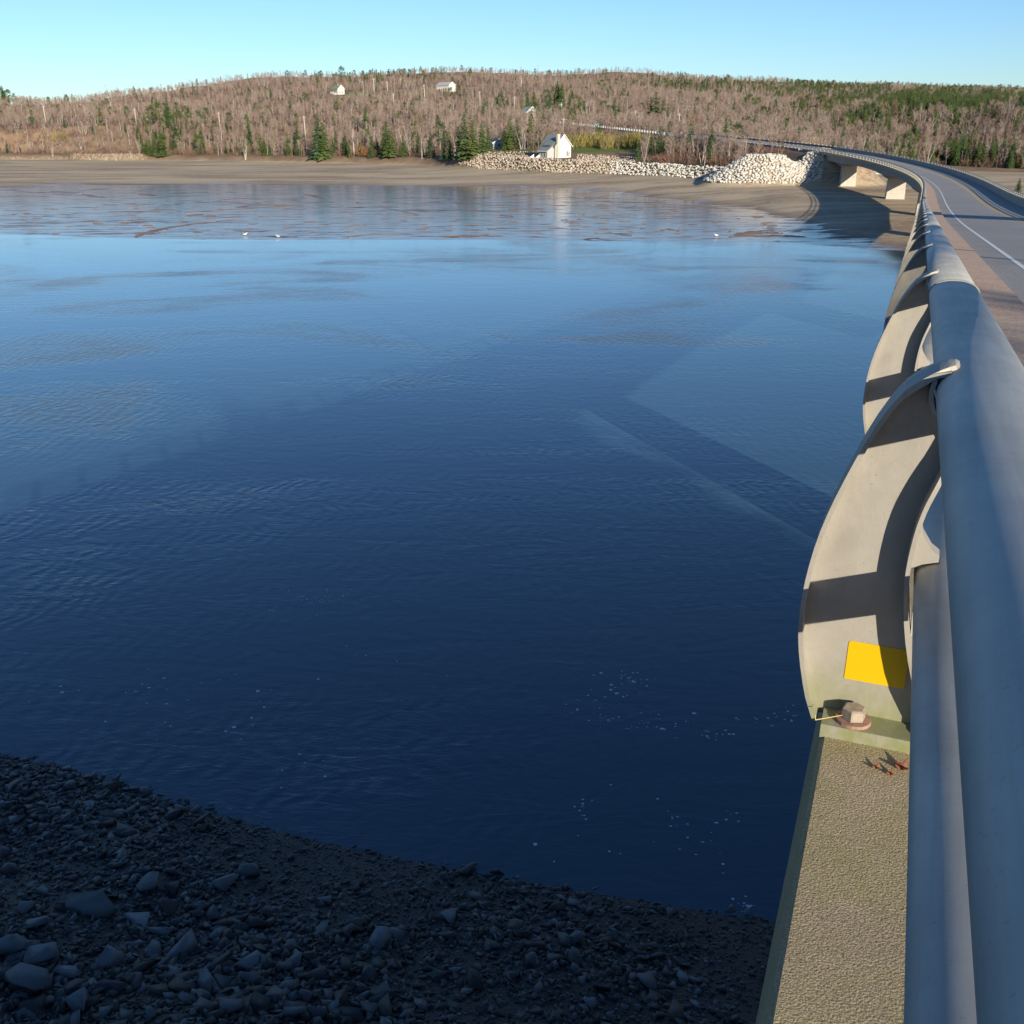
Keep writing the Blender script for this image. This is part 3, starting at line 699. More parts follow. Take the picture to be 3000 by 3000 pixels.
# trees and shrubs that stand out, from the base point each shows: (kind, base x, base y, height in photo px)
SPEC=[('spruce',845,452,58),('spruce',872,440,75),('spruce',934,465,115),('spruce',952,468,95),('spruce',892,442,45),('spruce',986,448,58),('spruce',1012,455,60),('spruce',1024,462,44),
('spruce',1090,465,55),('spruce',1073,395,70),('spruce',1135,462,95),('spruce',1150,462,80),('spruce',1182,460,55),('spruce',1210,455,60),('spruce',1222,458,45),('spruce',1262,462,62),('pine',1290,440,72),('spruce',1300,470,60),('spruce',1318,470,75),('spruce',1362,472,122),('spruce',1345,470,90),('spruce',1385,468,100),('spruce',1413,450,85),('spruce',1432,445,62),('spruce',1478,440,60),('spruce',1495,438,88),('spruce',1515,436,80),('spruce',1555,430,92),('spruce',1580,425,50),
('spruce',435,455,48),('spruce',478,462,75),('spruce',455,460,60),('spruce',520,432,70),('spruce',497,372,75),('pine',466,365,55),('spruce',492,375,45),('spruce',582,372,40),('spruce',580,448,62),('spruce',592,440,50),('pine',630,395,35),('spruce',735,430,60),('spruce',790,455,40),('spruce',298,368,48),('spruce',274,395,30),('spruce',407,408,40),('spruce',425,370,36),('pine',445,370,50),
('pine',8,307,45),('pine',28,308,38),('pine',45,308,28),('spruce',14,306,48),
('spruce',1870,468,55),('spruce',1905,466,70),('spruce',1930,465,85),('spruce',1950,465,72),('spruce',1975,460,55),('spruce',2020,455,90),('spruce',2082,472,82),('spruce',2075,470,60),('spruce',2040,450,40),
('spruce',1798,358,62),('spruce',1812,360,50),('spruce',1790,355,40),('spruce',1905,370,75),('spruce',1918,372,90),('spruce',1938,372,70),('spruce',1955,372,60),('spruce',1695,352,60),('spruce',1710,354,50),('spruce',1645,325,65),('spruce',1632,322,75),('spruce',1545,325,50),('spruce',1668,318,40),('spruce',2072,362,48),('spruce',2115,372,40),('spruce',1610,335,50),('spruce',1470,320,50),('spruce',1415,345,40),
('spruce',2255,405,32),('spruce',2285,408,30),('spruce',2290,448,30),('pine',1320,295,32),('pine',1345,292,32),('pine',1360,298,30),('pine',1002,242,38),('spruce',1068,268,28),
('spruce',2470,395,55),('spruce',2480,420,65),('spruce',2735,400,42),('spruce',2770,405,40),('pine',2755,395,35),('pine',2840,365,42),('spruce',2860,480,60),('spruce',2900,485,72),('spruce',2930,488,80),('spruce',2960,490,75),('spruce',2990,492,70),('spruce',2820,475,62),('spruce',2700,455,50),('spruce',2560,430,45),
('birch',1037,458,88),('birch',1187,455,75),('birch',1200,440,60),('birch',1236,462,62),('birch',1335,450,55),('birch',315,388,50),('birch',240,330,42),('birch',325,310,60),('birch',380,425,48),('birch',155,460,30),('birch',384,462,26),('birch',615,440,40),('birch',720,470,60),('birch',640,455,35),('birch',515,330,30),('birch',545,332,32),('birch',1528,438,62),('birch',1538,438,48),('birch',2010,345,45),('birch',2035,470,70),('birch',2140,440,42),('birch',2155,438,45),('birch',2300,400,45),('birch',2340,410,42),('birch',1527,255,55),('birch',1575,235,42),('birch',2730,478,60),('birch',2925,480,75),('birch',1985,360,60),('birch',1720,350,62),('birch',1740,352,58),('birch',2455,330,36),
('orange',1070,458,34),('orange',1085,460,26),('orange',1108,458,22),('orange',2020,355,30),('orange',2040,372,28),('orange',2095,385,26),('rust',2380,330,42),('rust',2420,335,46),('rust',2580,340,45),('rust',2618,350,50),('rust',2642,340,40),('rust',2345,318,36),('rust',2455,320,30),('willow',170,418,34),('willow',190,415,30),('rust',300,368,10)]
for px_ in range(1985,2175,10): SPEC.append((random.choice(['bare','clump','red','bare']),px_,random.uniform(448,462),random.uniform(58,74))) if px_%20<15 else SPEC.append(('red',px_,450,30))
for px_ in range(1660,1905,11): SPEC.append(('willow',px_+random.uniform(-4,4),435-(px_-1660)*.0+random.uniform(-7,5),random.uniform(36,52)))
for (k,a,b,hp) in SPEC:
    x,y,z=ground_at(a,b,300 if a>2250 else 262); hm=hp*y/FPX*1.05
    h0={'spruce':10,'pine':9,'birch':10,'rust':8,'orange':2.7,'willow':5,'bare':10,'clump':9,'red':2.4}[k]
    if k=='red': hm=min(hm,3.6)
    s=hm/h0; l,g=lab(k,a,b,y,s if CAT[k]=='tree' else .8)
    o_=plant(k,x,y,z,s,l,g,sx=s*(1.15 if k=='spruce' else 1)); PLACED.append((x,y)); ALLT.append((o_,a))
# forest: random stems over all the land in view
def dens(px,py,Y,kind): pass
cand=[]
PA=np.array(PLACED)
EX=[(HOUSE[0],HOUSE[1],9)]+[(ground_at(a,b,300)[0],ground_at(a,b,300)[1],r) for a,b,r in ((992,277,13),(1318,268,13),(1780,437,15),(2480,505,12))]
ntry=110000
X=rng.uniform(-.6,.6,ntry); Y=250+1150*rng.rand(ntry)**1.15; X=X*Y
Z,YS2=terr(X,Y)
foot=YS2[:,5]
PXX,PYY=proj(X,Y,Z)
keep=(Y>foot+9)&(PXX>-60)&(PXX<3060)
# keep off the built and grassed ground in front of and around the white house
keep&=~((PXX>1290)&(PXX<1660)&(Y<foot+44)); keep&=~((PXX>=1640)&(PXX<1880)&(Y<foot+66)); keep&=~((PXX>=1880)&(PXX<2330)&(Y<foot+12))
keep&=(np.hypot((X-MOUND[0])/16,(Y-MOUND[1])/13)>1.1)
dd=np.full(ntry,1e9)
for k in range(0,len(PXS),3): dd=np.minimum(dd,np.hypot(X-PXS[k],Y-PYS[k]))
keep&=dd>9
for (a,b,r_) in EX: keep&=np.hypot(X-a,Y-b)>r_
keep&=~((np.abs(PXX-992)<34)&(PYY>268)&(PYY<296)); keep&=~((np.abs(PXX-1318)<34)&(PYY>258)&(PYY<280))
X,Y,Z,PXX,PYY,foot=[a[keep] for a in (X,Y,Z,PXX,PYY,foot)]
def blob(x,y,cx,cy,rx,ry): return np.exp(-(((x-cx)/rx)**2+((y-cy)/ry)**2))
nz=.5+.5*np.sin(PXX*.021+2)*np.cos(PYY*.06+PXX*.007)+.3*np.sin(PXX*.05+PYY*.09)
ps=.015+.06*np.clip(nz-.6,0,1)
ps+=.28*blob(PXX,PYY,1130,228,180,14)+.15*blob(PXX,PYY,1600,215,120,8)+.95*blob(PXX,PYY,2660,320,250,62)*np.clip(nz*1.6,0,1)+.9*blob(PXX,PYY,2850,320,170,26)+.45*blob(PXX,PYY,2350,265,140,18)+.5*blob(PXX,PYY,2020,255,170,14)+.5*blob(PXX,PYY,2820,475,200,22)+.35*blob(PXX,PYY,2520,380,60,40)
ps+=.30*np.clip((foot+26-Y)/10,0,1)*((PXX>820)&(PXX<1300))+.20*((foot+40>Y)&(PXX>420)&(PXX<820))+.2*blob(PXX,PYY,500,380,130,35)+.2*blob(PXX,PYY,1600,320,160,30)
u=rng.rand(len(X)); u2=rng.rand(len(X))
kinds=np.where(u<ps,'spruce',np.where(u2<.06,'birch',np.where(u2<.13,'clump',np.where(u2<.135,'pine','bare'))))
kinds=np.where((u>=ps)&(Y<foot+30)&(u2>.55),'red',kinds); kinds=np.where((kinds=='bare')&(rng.rand(len(X))<.22),'red',kinds)
rb=blob(PXX,PYY,2480,315,220,28); kinds=np.where((kinds=='spruce')&(Y>520)&(rng.rand(len(X))<.5),'pine',kinds)
kinds=np.where((rng.rand(len(X))<rb*.12),'rust',kinds)
prob=np.interp(Y,[250,400,700,1400],[1,1,.95,.75])
k2=rng.rand(len(X))<prob*.62
X,Y,Z,PXX,PYY,kinds,foot=[a[k2] for a in (X,Y,Z,PXX,PYY,kinds,foot)]
h0={'spruce':10,'pine':9,'birch':10,'rust':8,'bare':10,'clump':9,'red':2.4}
S_=np.where(kinds=='spruce',rng.uniform(.4,.95,len(X)),rng.uniform(.5,.92,len(X))); S_=np.where(kinds=='red',rng.uniform(.7,1.6,len(X)),S_)
S_*=np.where(PXX<1600,.95,1.0)*np.interp(Y,[450,700],[1,.76])
order=np.argsort(Y/np.maximum(S_,.4)); cnt={'tree':0,'shrub':0}; rest={}
for i in order:
    k=str(kinds[i]); c=CAT[k]; nm=NAME[k]
    cnt.setdefault(nm,0); lim={'bare_tree':230,'birch_tree':60,'spruce_tree':120,'shrub':150,'pine_tree':30,'rusty_spruce':20}[nm]
    if cnt[nm]<lim:
        cnt[nm]+=1; l,g=lab(k,PXX[i],PYY[i],Y[i],float(S_[i]))
        ALLT.append((plant(k,float(X[i]),float(Y[i]),float(Z[i]),float(S_[i]),l,g),float(PXX[i])))
    else: rest.setdefault({'bare_tree':'bare_woodland','birch_tree':'bare_woodland','shrub':'low_brush','spruce_tree':'evergreen_woodland','pine_tree':'evergreen_woodland','rusty_spruce':'evergreen_woodland'}[nm],[]).append((X[i],Y[i],Z[i]-.2,S_[i],k))
order_labels(ALLT)
def scatter_stuff(name,rows,label,order_kinds):
    col=bpy.data.collections.new(name+'_kinds'); base={}
    n=0
    for k in order_kinds:
        base[k]=(n,len(PROTO[k]))
        for (t,c) in PROTO[k]:
            bm=bmesh.new(); bm.from_mesh(t); nf=len(bm.faces); bm.from_mesh(c); bm.faces.ensure_lookup_table()
            for q in range(nf,len(bm.faces)): bm.faces[q].material_index=1
            me=bpy.data.meshes.new(name); bm.to_mesh(me); bm.free(); me.materials.append(t.materials[0]); me.materials.append(c.materials[0])
            o=bpy.data.objects.new('%s_%03d'%(name,n),me); col.objects.link(o); n+=1
    me=bpy.data.meshes.new(name); me.from_pydata([(float(a),float(b),float(c)) for a,b,c,_,_ in rows],[],[])
    def A(nm,ty,vals,key='value'):
        at=me.attributes.new(nm,ty,'POINT'); at.data.foreach_set(key,np.asarray(vals).ravel())
    A('scl','FLOAT_VECTOR',np.array([(s*random.uniform(.85,1.15)*(1.6 if name=='near_woodland' else 1),)*2+(s,) for _,_,_,s,_ in rows],dtype=np.float32),'vector')
    A('rot','FLOAT_VECTOR',np.array([(0,0,random.uniform(0,6.28)) for _ in rows],dtype=np.float32),'vector')
    A('idx','INT',np.array([base[k][0]+random.randrange(base[k][1]) for *_,k in rows],dtype=np.int32))
    o=link(name,me); tag(o,label=label,kind='stuff')
    ng=bpy.data.node_groups.new(name,'GeometryNodeTree'); ng.interface.new_socket('Geometry',in_out='INPUT',socket_type='NodeSocketGeometry'); ng.interface.new_socket('Geometry',in_out='OUTPUT',socket_type='NodeSocketGeometry')
    gi=ng.nodes.new('NodeGroupInput'); go=ng.nodes.new('NodeGroupOutput'); ci=ng.nodes.new('GeometryNodeCollectionInfo'); ci.inputs[0].default_value=col; ci.inputs[1].default_value=True; ci.inputs[2].default_value=True
    ip=ng.nodes.new('GeometryNodeInstanceOnPoints'); ip.inputs['Pick Instance'].default_value=True
    def NA(nm,ty):
        q=ng.nodes.new('GeometryNodeInputNamedAttribute'); q.data_type=ty; q.inputs[0].default_value=nm; return q.outputs[0]
    ng.links.new(gi.outputs[0],ip.inputs['Points']); ng.links.new(ci.outputs[0],ip.inputs['Instance'])
    ng.links.new(NA('idx','INT'),ip.inputs['Instance Index']); ng.links.new(NA('rot','FLOAT_VECTOR'),ip.inputs['Rotation']); ng.links.new(NA('scl','FLOAT_VECTOR'),ip.inputs['Scale'])
    ng.links.new(ip.outputs[0],go.inputs[0]); md=o.modifiers.new('scatter','NODES'); md.node_group=ng
    return o
LB={'bare_woodland':('bare leafless wood covering the hillside across the river',['bare','birch','clump']),'evergreen_woodland':('dark evergreen wood in patches over the far hillside',['spruce','pine','rust']),'low_brush':('low red-brown brush along the opposite bank',['red'])}
print({k:len(v) for k,v in rest.items()},cnt)
for k,rows in rest.items(): scatter_stuff(k,rows,*LB[k])

# ------------------------------------------------------------ stones
def rock_base(seed,flat=.6,n=11):
    r=np.random.RandomState(seed); P_=r.randn(n,3); P_/=np.linalg.norm(P_,axis=1)[:,None]; P_*=r.uniform(.75,1.1,n)[:,None]
    P_=np.sign(P_)*np.abs(P_)**.6*np.array([1,r.uniform(.65,.95),flat])*.5
    bm=bmesh.new(); vs=[bm.verts.new(p) for p in P_]; bmesh.ops.convex_hull(bm,input=vs)
    for v in [v for v in bm.verts if not v.link_faces]: bm.verts.remove(v)
    bmesh.ops.triangulate(bm,faces=bm.faces); bm.verts.index_update()
    V=np.array([v.co[:] for v in bm.verts]); F_=np.array([[v.index for v in f.verts] for f in bm.faces]); bm.free()
    return V,F_
BASES=[rock_base(100+i,.62+.1*(i%3)) for i in range(10)]; FLAT=[rock_base(200+i,.22+.05*(i%4),9) for i in range(10)]
def rotm(r):
    a=r.uniform(0,6.28); c,s=math.cos(a),math.sin(a); t=r.normal(0,.25); ct,st=math.cos(t),math.sin(t)
    return np.array([[c,-s,0],[s,c,0],[0,0,1]])@np.array([[1,0,0],[0,ct,-st],[0,st,ct]])
def rocks_joined(name,pts,bases,mat,r,parent=None):
    Vs=[];Fs=[];n=0
    for (x,y,z,sz) in pts:
        V,F_=bases[r.randint(len(bases))]; W=(V*sz)@rotm(r).T+np.array([x,y,z]); Vs.append(W); Fs.append(F_+n); n+=len(V)
    o=link(name,npmesh(name,np.concatenate(Vs),np.concatenate(Fs),mat)); o['kind']='stuff'
    if parent: setpar(o,parent)
    return o
def stone_mat(name,cols,rough=.85,bmp=.5):
    m,nt,b=nodes_new(name); g=N(nt,'ShaderNodeNewGeometry'); oi=N(nt,'ShaderNodeObjectInfo')
    rnd=math_(nt,'FRACT',math_(nt,'ADD',g.outputs['Random Per Island'],oi.outputs['Random']))
    c=ramp(nt,rnd,[(i/(len(cols)-1),c) for i,c in enumerate(cols)])
    v=coords(nt); c=mix(nt,1.,c,ramp(nt,noise(nt,v,3,5,.7),[(.3,.7),(.7,1.15)]),'MULTIPLY')
    nt.links.new(c,b.inputs['Base Color']); b.inputs['Roughness'].default_value=rough; b.inputs['Specular IOR Level'].default_value=.35
    nt.links.new(bump(nt,noise(nt,v,9,5,.7),bmp,.04),b.inputs['Normal']); return m
M['tan_stone']=stone_mat('tan_riprap_stone',[(.30,.24,.18),(.44,.36,.27),(.36,.29,.22),(.52,.45,.36),(.40,.31,.23)])
M['white_stone']=stone_mat('pale_limestone_riprap',[(.46,.43,.36),(.57,.53,.45),(.50,.47,.40),(.60,.565,.49)])
M['boulder']=stone_mat('grey_beach_boulder',[(.11,.122,.125),(.17,.185,.19),(.08,.086,.086)],.6)
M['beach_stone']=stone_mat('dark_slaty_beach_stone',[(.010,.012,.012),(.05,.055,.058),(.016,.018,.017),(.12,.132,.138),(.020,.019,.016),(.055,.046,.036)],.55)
ROCKME={}
def rock_mesh(kind,i,mat):
    k=(kind,i,mat.name)
    if k not in ROCKME:
        V,F_=(BASES if kind=='b' else FLAT)[i]; ROCKME[k]=npmesh('stone',V,F_,mat)
    return ROCKME[k]
def revetment(name,label,cat,pts,mat,seed,nind=300):
    r=np.random.RandomState(seed); pts=sorted(pts,key=lambda p:p[1]/p[3])
    c=np.mean([p[:3] for p in pts],0); root=empty(name,(float(c[0]),float(c[1]),float(c[2])-1),label,cat)
    global WORLD; WORLD=True
    for p in pts[:nind]:
        i=r.randint(10); o=link('stone',rock_mesh('b',i,mat)); setpar(o,root)
        o.location=p[:3]; o.scale=(p[3],)*3; o.rotation_euler=(r.normal(0,.4),r.normal(0,.4),r.uniform(0,6.28))
    if len(pts)>nind: rocks_joined('stone_filling',pts[nind:],BASES,mat,r,root)
    WORLD=False
def wallpts(pa,pb,rows,sz,seed,dy0=-.6,dy1=6.,up=.15):
    r=np.random.RandomState(seed); out=[]
    px=pa
    while px<pb:
        t=col_t(px,505); Yf=float(np.interp(t,ctx,PY[:,5])); st=sz*.82/Yf*FPX*1.0
        for k in range(rows):
            Y=Yf+dy0+(dy1-dy0)*k/(rows-1)+r.uniform(-.3,.3); x=t*Y+r.uniform(-.25,.25)+(k%2)*sz*.4
            out.append((x,Y,terr1(x,Y)+up+r.uniform(-.1,.15),sz*r.uniform(.75,1.35)))
        px+=st
    return out
revetment('stone_wall','long low wall of tan rubble along the mud below the white gabled house','stone wall',wallpts(1345,1790,10,1.05,1),M['tan_stone'],5)
revetment('stone_wall','long bank of pale piled blocks between the lawn and the stone mound','stone wall',wallpts(1790,2215,10,1.0,2),M['white_stone'],6)
revetment('stone_wall','short low row of pale blocks seen under the bridge','stone wall',wallpts(2395,2640,5,.9,3),M['white_stone'],7)
mp=[]; r=np.random.RandomState(4)
for i in range(5500):
    a=r.uniform(0,2*math.pi); q=math.sqrt(r.rand())*1.28; x=MOUND[0]+12.0*q*math.cos(a); y=MOUND[1]+10*q*math.sin(a)
    if math.sin(a)>.45 and q>.6: continue
    z=terr1(x,y)
    if z<2.9: continue
    if all((x-p[0])**2+(y-p[1])**2>.27 for p in mp[-1200:]): mp.append((x,y,z+.15,1.0*r.uniform(.8,1.35)))
revetment('stone_mound','tall rounded mound of pale piled blocks beside the bridge abutment','stone mound',mp,M['white_stone'],8)
# loose rubble slopes around the house
rp=[]; r=np.random.RandomState(9)
for (a,b,c,d,n) in ((1330,470,1600,440,420),(1690,472,1860,446,300)):
    for i in range(n):
        px=r.uniform(a,c); t=col_t(px,470); Yf=float(np.interp(t,ctx,PY[:,5])); Y=Yf+r.uniform(9,34); x=t*Y; rp.append((x,Y,terr1(x,Y)+.1,r.uniform(.4,1.0)))
o=rocks_joined('rubble_slope',rp,BASES,M['tan_stone'],r); tag(o,'loose tan rubble strewn on the slope around the white gabled house')
# beach
def bank_at(px,py):
    V=(1500-py)/FPX; X=(px-1500)/FPX; d=np.array([X,cP+V*sP,-sP+V*cP]); t=np.linspace(12,45,900)
    P_=np.stack([X*t,d[1]*t,H0+d[2]*t],1); g=np.maximum(bank(P_[:,0],P_[:,1]),0); j=int(np.argmax(P_[:,2]<=g)); return P_[j]
BOULD=[(269,2665,125,'b',1.0,'largest boulder on the dark beach, angular with a pale sloping top'),(505,2790,135,'f',1.2,'broad flat grey slab near the middle of the stony beach'),
(34,2780,95,'b',.9,'angular grey block cut by the left edge of the beach'),(124,2805,90,'b',.8,'upright grey block beside the block at the left beach edge'),
(673,2588,100,'f',1.,'dark tilted slab with a pale edge halfway up the beach'),(725,2562,65,'b',.8,'small pale-topped block just above the dark tilted slab'),(466,2723,85,'f',1.,'flat pale stone between the largest boulder and the broad slab'),
(190,2858,75,'f',1.,'pale flat stone below the largest boulder'),(320,2835,110,'b',.7,'wide dark boulder in shade below the largest boulder'),(88,2895,140,'b',.6,'wide dark rounded boulder in the bottom left corner'),
(740,2868,75,'f',1.,'flat grey stone right of the broad slab near the bottom'),(605,2890,90,'f',1.,'pale wedge-shaped stone at the bottom of the beach'),(122,2614,60,'f',1.,'flat pale stone above the left beach edge block'),(72,2665,60,'b',.8,'rounded bluish stone left of the largest boulder'),
(435,2593,75,'b',.7,'brownish boulder up the beach from the largest boulder'),(1109,2765,85,'b',1.2,'lone peaked boulder in the middle of the shingle'),(2188,2678,30,'b',1.,'small pale stone at the water edge by the bridge'),(1558,2652,28,'b',1.,'small pale round stone near the water right of the peaked boulder'),(1725,2945,45,'f',1.,'small pale slab near the bottom by the bridge curb'),(400,2705,85,'f',.9,'flat leaning slab just right of the largest boulder'),(225,2945,90,'b',.8,'grey block at the bottom edge left of centre of the beach'),(640,2740,60,'f',1.,'thin grey slab right of the broad flat slab')]
r=np.random.RandomState(12)
for (px,py,wp,kd,fl,l) in BOULD:
    P_=bank_at(px,py); sz=wp*math.sqrt(P_[0]**2+P_[1]**2+(H0-P_[2])**2)/FPX
    o=link('boulder',rock_mesh(kd,r.randint(10),M['boulder'])); o.location=(P_[0],P_[1],P_[2]+sz*.12); o.scale=(sz*1.05,sz*.95,sz*fl); o.rotation_euler=(r.normal(0,.15),r.normal(0,.15),r.uniform(0,6.28))
    tag(o,l,'boulder','boulders on the dark beach')
pts=[]; n=75000
bxp=r.uniform(-19,10,n); byp=r.uniform(9,27,n); bz_=bank(bxp,byp); dd_=bankd(bxp,byp); szs=np.exp(r.normal(math.log(.085),.58,n)); patch=.6+.8*(.5+.5*np.sin(bxp*.6+1)*np.cos(byp*.8+bxp*.3)); szs*=patch*np.interp(dd_,[-1,2,8],[.6,.85,1.25]); szs*=np.interp(bxp,[-14,4],[1.15,.75])
pxs,pys=proj(bxp,byp,bz_); ok=(bz_>-.18)&(pxs>-80)&(pxs<2420)&(pys<3080)
pts=[(bxp[i],byp[i],bz_[i]+szs[i]*.10,min(szs[i],.42)*1.4) for i in np.where(ok)[0]]
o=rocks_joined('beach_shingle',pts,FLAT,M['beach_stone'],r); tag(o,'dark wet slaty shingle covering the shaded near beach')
print('shingle',len(pts))

# ------------------------------------------------------------ mud bars on the flat (thin raised ribbons of bare mud)
M['mudbar']=simple('bare_wet_mud',(.24,.16,.11),.7,var=.2,scale=.6,bmp=.6,bscale=5,bdist=.05)
def z7_(l): return [(x/1.932,450+y/1.932) for x,y in l]
def z2_(l): return [(800+x/2.415,150+y/2.415) for x,y in l]
BARS=[(z7_([(765,472),(800,455),(860,438),(960,415),(1060,402),(1200,388),(1340,372)]),1.5),(z7_([(1230,268),(1300,258),(1420,255),(1560,257)]),.9),(z7_([(1280,270),(1380,285),(1500,292),(1740,296)]),1.1),(z7_([(1040,332),(1150,325),(1350,315),(1600,298),(1740,295)]),.7),(z7_([(1082,345),(1110,347),(1145,347)]),3.2),(z7_([(1140,356),(1280,360),(1390,355)]),.9),(z7_([(730,338),(860,325),(990,318),(1020,328)]),.6),(z7_([(470,230),(520,242),(600,250)]),1.6),(z7_([(805,228),(860,240)]),3.),(z7_([(1720,230),(1790,240),(1835,255)]),1.8),(z7_([(90,215),(200,222),(330,215),(420,222)]),1.),
 (z2_([(1195,1306),(1280,1312),(1400,1305),(1620,1308)]),2.6),(z2_([(490,1325),(560,1305),(700,1295),(900,1290)]),.6),(z2_([(780,1110),(900,1130),(1040,1160),(830,1166)]),.7),(z2_([(1620,1160),(1700,1170)]),1.6),(z2_([(1340,1262),(1470,1266)]),1.2),(z2_([(1515,1256),(1585,1258)]),1.4),(z2_([(220,1015),(290,1022),(355,1045)]),1.6),(z2_([(1,1098),(120,1092),(230,1095)]),1.),(z2_([(1680,1115),(1780,1113)]),1.),(z2_([(1310,1083),(1395,1092)]),.9),
 ([(2150,694),(2185,684),(2230,680),(2290,683)],2.6),([(2165,690),(2220,690),(2300,690),(2360,694)],2.0),([(1990,676),(1960,670),(1900,682)],1.0),([(1850,690),(1800,684)],1.4)]
rb_=random.Random(21)
for i in range(150):
    px=rb_.choice([rb_.uniform(900,2280),rb_.uniform(1300,2250),rb_.uniform(50,900)]); py=rb_.uniform(595,688); L=rb_.uniform(8,34); BARS.append(([(px,py),(px+L*.5,py+rb_.uniform(-1,1)),(px+L,py+rb_.uniform(-1.5,1.5))],rb_.uniform(.35,1.1)))
sm=MB()
for bi,(pts_,wd) in enumerate(BARS):
    mb=sm if bi>=25 else MB(); C_=[]
    for (a,b) in zip(pts_[:-1],pts_[1:]):
        for k in range(8): C_.append((a[0]+(b[0]-a[0])*k/8,a[1]+(b[1]-a[1])*k/8))
    C_.append(pts_[-1]); W_=[]
    for (a,b) in C_:
        x,y=pixz(a,b,.08); W_.append(Vector((x,y,0)))
    n=len(W_); vs=[]
    for i,p in enumerate(W_):
        t=(W_[min(i+1,n-1)]-W_[max(i-1,0)]); t.z=0; t.normalize(); s_=Vector((-t.y,t.x,0)); taper=math.sin(math.pi*min(1,max(0,(i+.6)/n)))**.5
        h=.7*wd*taper*rb_.uniform(.6,1.3); zt_=terr1(p.x,p.y); zt_=max(zt_,0)
        q=p+s_*rb_.uniform(-.25,.25)*wd
        vs+=[(q.x-s_.x*h,q.y-s_.y*h,zt_-.03),(q.x,q.y,zt_+.05+.05*taper*min(wd,2)),(q.x+s_.x*h,q.y+s_.y*h,zt_-.03)]
    mb.add(vs,[(i*3+k,i*3+3+k,i*3+4+k,i*3+1+k) for i in range(n-1) for k in (0,1)])
    if bi<25: tag(mb.obj('mud_bar',M['mudbar']),kind='structure')
tag(sm.obj('mud_streaks',M['mudbar']),'small brown mud streaks scattered over the wet flat',kind='stuff')
# ------------------------------------------------------------ buildings
M['clap']=simple('white_clapboard',(.60,.575,.51),.6,var=.03,scale=2)
M['greywall']=simple('grey_shingled_wall',(.42,.40,.38),.75,var=.08,scale=4)
M['roof']=simple('grey_green_roof_shingles',(.20,.23,.22),.8,var=.12,scale=5,bmp=.3,bscale=8,bdist=.05)
M['greenroof']=simple('faded_green_roof',(.22,.25,.15),.8,var=.12,scale=3)
M['tealroof']=simple('teal_metal_roof',(.16,.38,.34),.6,var=.1)
M['blueroof']=simple('blue_roof',(.10,.19,.30),.6,var=.1)
M['glass']=simple('dark_window_glass',(.03,.04,.05),.12,var=.05)
M['trim']=simple('white_trim_paint',(.80,.78,.72),.5,var=.02)
M['brick']=simple('pale_chimney_masonry',(.55,.47,.38),.8,var=.12,scale=6)
def house(name,label,loc,rz,W,L,he,hr,wall,roof,wins_gable,wins_side,side_mat=None,porch=False,chim=None,cat='house'):
    root=empty(name,loc,label,cat,rz=rz)
    # gable faces local -Y (width W along X), ridge along Y, length L; long side seen is local -X
    mb=MB(); g=[(-W/2,0),(W/2,0),(W/2,he),(0,hr),(-W/2,he)]
    mb.prism([(x,0,z) for x,z in g],(0,L,0)); mb.v=[(x,y,z-.6 if z==0 else z) for x,y,z in mb.v]
    mb.obj('wall',wall,root)
    if side_mat: MB().box(-W/2-.02,-W/2+.05,.15,L,-.5,he-.05).obj('side_wall',side_mat,root)
    e=.45; sl_=(hr-he)/(W/2)
    for sgn in (-1,1):
        mb=MB(); a=(0,hr+.12); b=(sgn*(W/2+e),he-sl_*e+.12)
        q=[(a[0],-e,a[1]),(b[0],-e,b[1]),(b[0],-e,b[1]-.16),(a[0],-e,a[1]-.16)]
        if sgn>0: q=q[::-1]
        mb.prism(q,(0,L+2*e,0)); mb.obj('roof',roof,root)
        mb=MB(); q=[(a[0],-e-.03,a[1]+.02),(b[0],-e-.03,b[1]+.02),(b[0],-e-.03,b[1]-.24),(a[0],-e-.03,a[1]-.26)]
        mb.prism(q,(0,.06,0)); mb.obj('bargeboard',M['trim'],root)
    for (x,z,w_,h_) in wins_gable:
        f=MB().box(x-w_/2-.09,x+w_/2+.09,-.06,.02,z-.09,z+h_+.09).obj('window',M['trim'],root); MB().box(x-w_/2,x+w_/2,-.075,-.062,z,z+h_).obj('pane',M['glass'],f)
    for (y,z,w_,h_) in wins_side:
        f=MB().box(-W/2-.09,-W/2+.02,y-w_/2-.09,y+w_/2+.09,z-.09,z+h_+.09).obj('window',M['trim'],root); MB().box(-W/2-.105,-W/2-.092,y-w_/2,y+w_/2,z,z+h_).obj('pane',M['glass'],f)
    if chim: x,y,wx,wy,z0,z1=chim; MB().box(x-wx/2,x+wx/2,y-wy/2,y+wy/2,z0,z1).obj('chimney',M['brick'],root); 
    return root
# main house
sc_=7.6/FPX*0+1
hx,hy,hz=HOUSE[0],HOUSE[1],HZ
Yh=356.; hx=pix(1650,466,Yh)[0]
RZ=R(38)-math.atan2(hx,Yh)
h=house('gabled_house','white gabled house with grey roof and tall chimney above the stone wall',(hx,Yh,HZ-.3),RZ,6.6,8.2,4.7,8.2,M['clap'],M['roof'],[(-.3,5.3,.35,.5),(1.6,1.3,.5,1.6),(2.4,1.3,.4,1.6)],[(4.6,1.6,.9,1.3),(6.4,1.6,.9,1.3)],M['greywall'],chim=None)
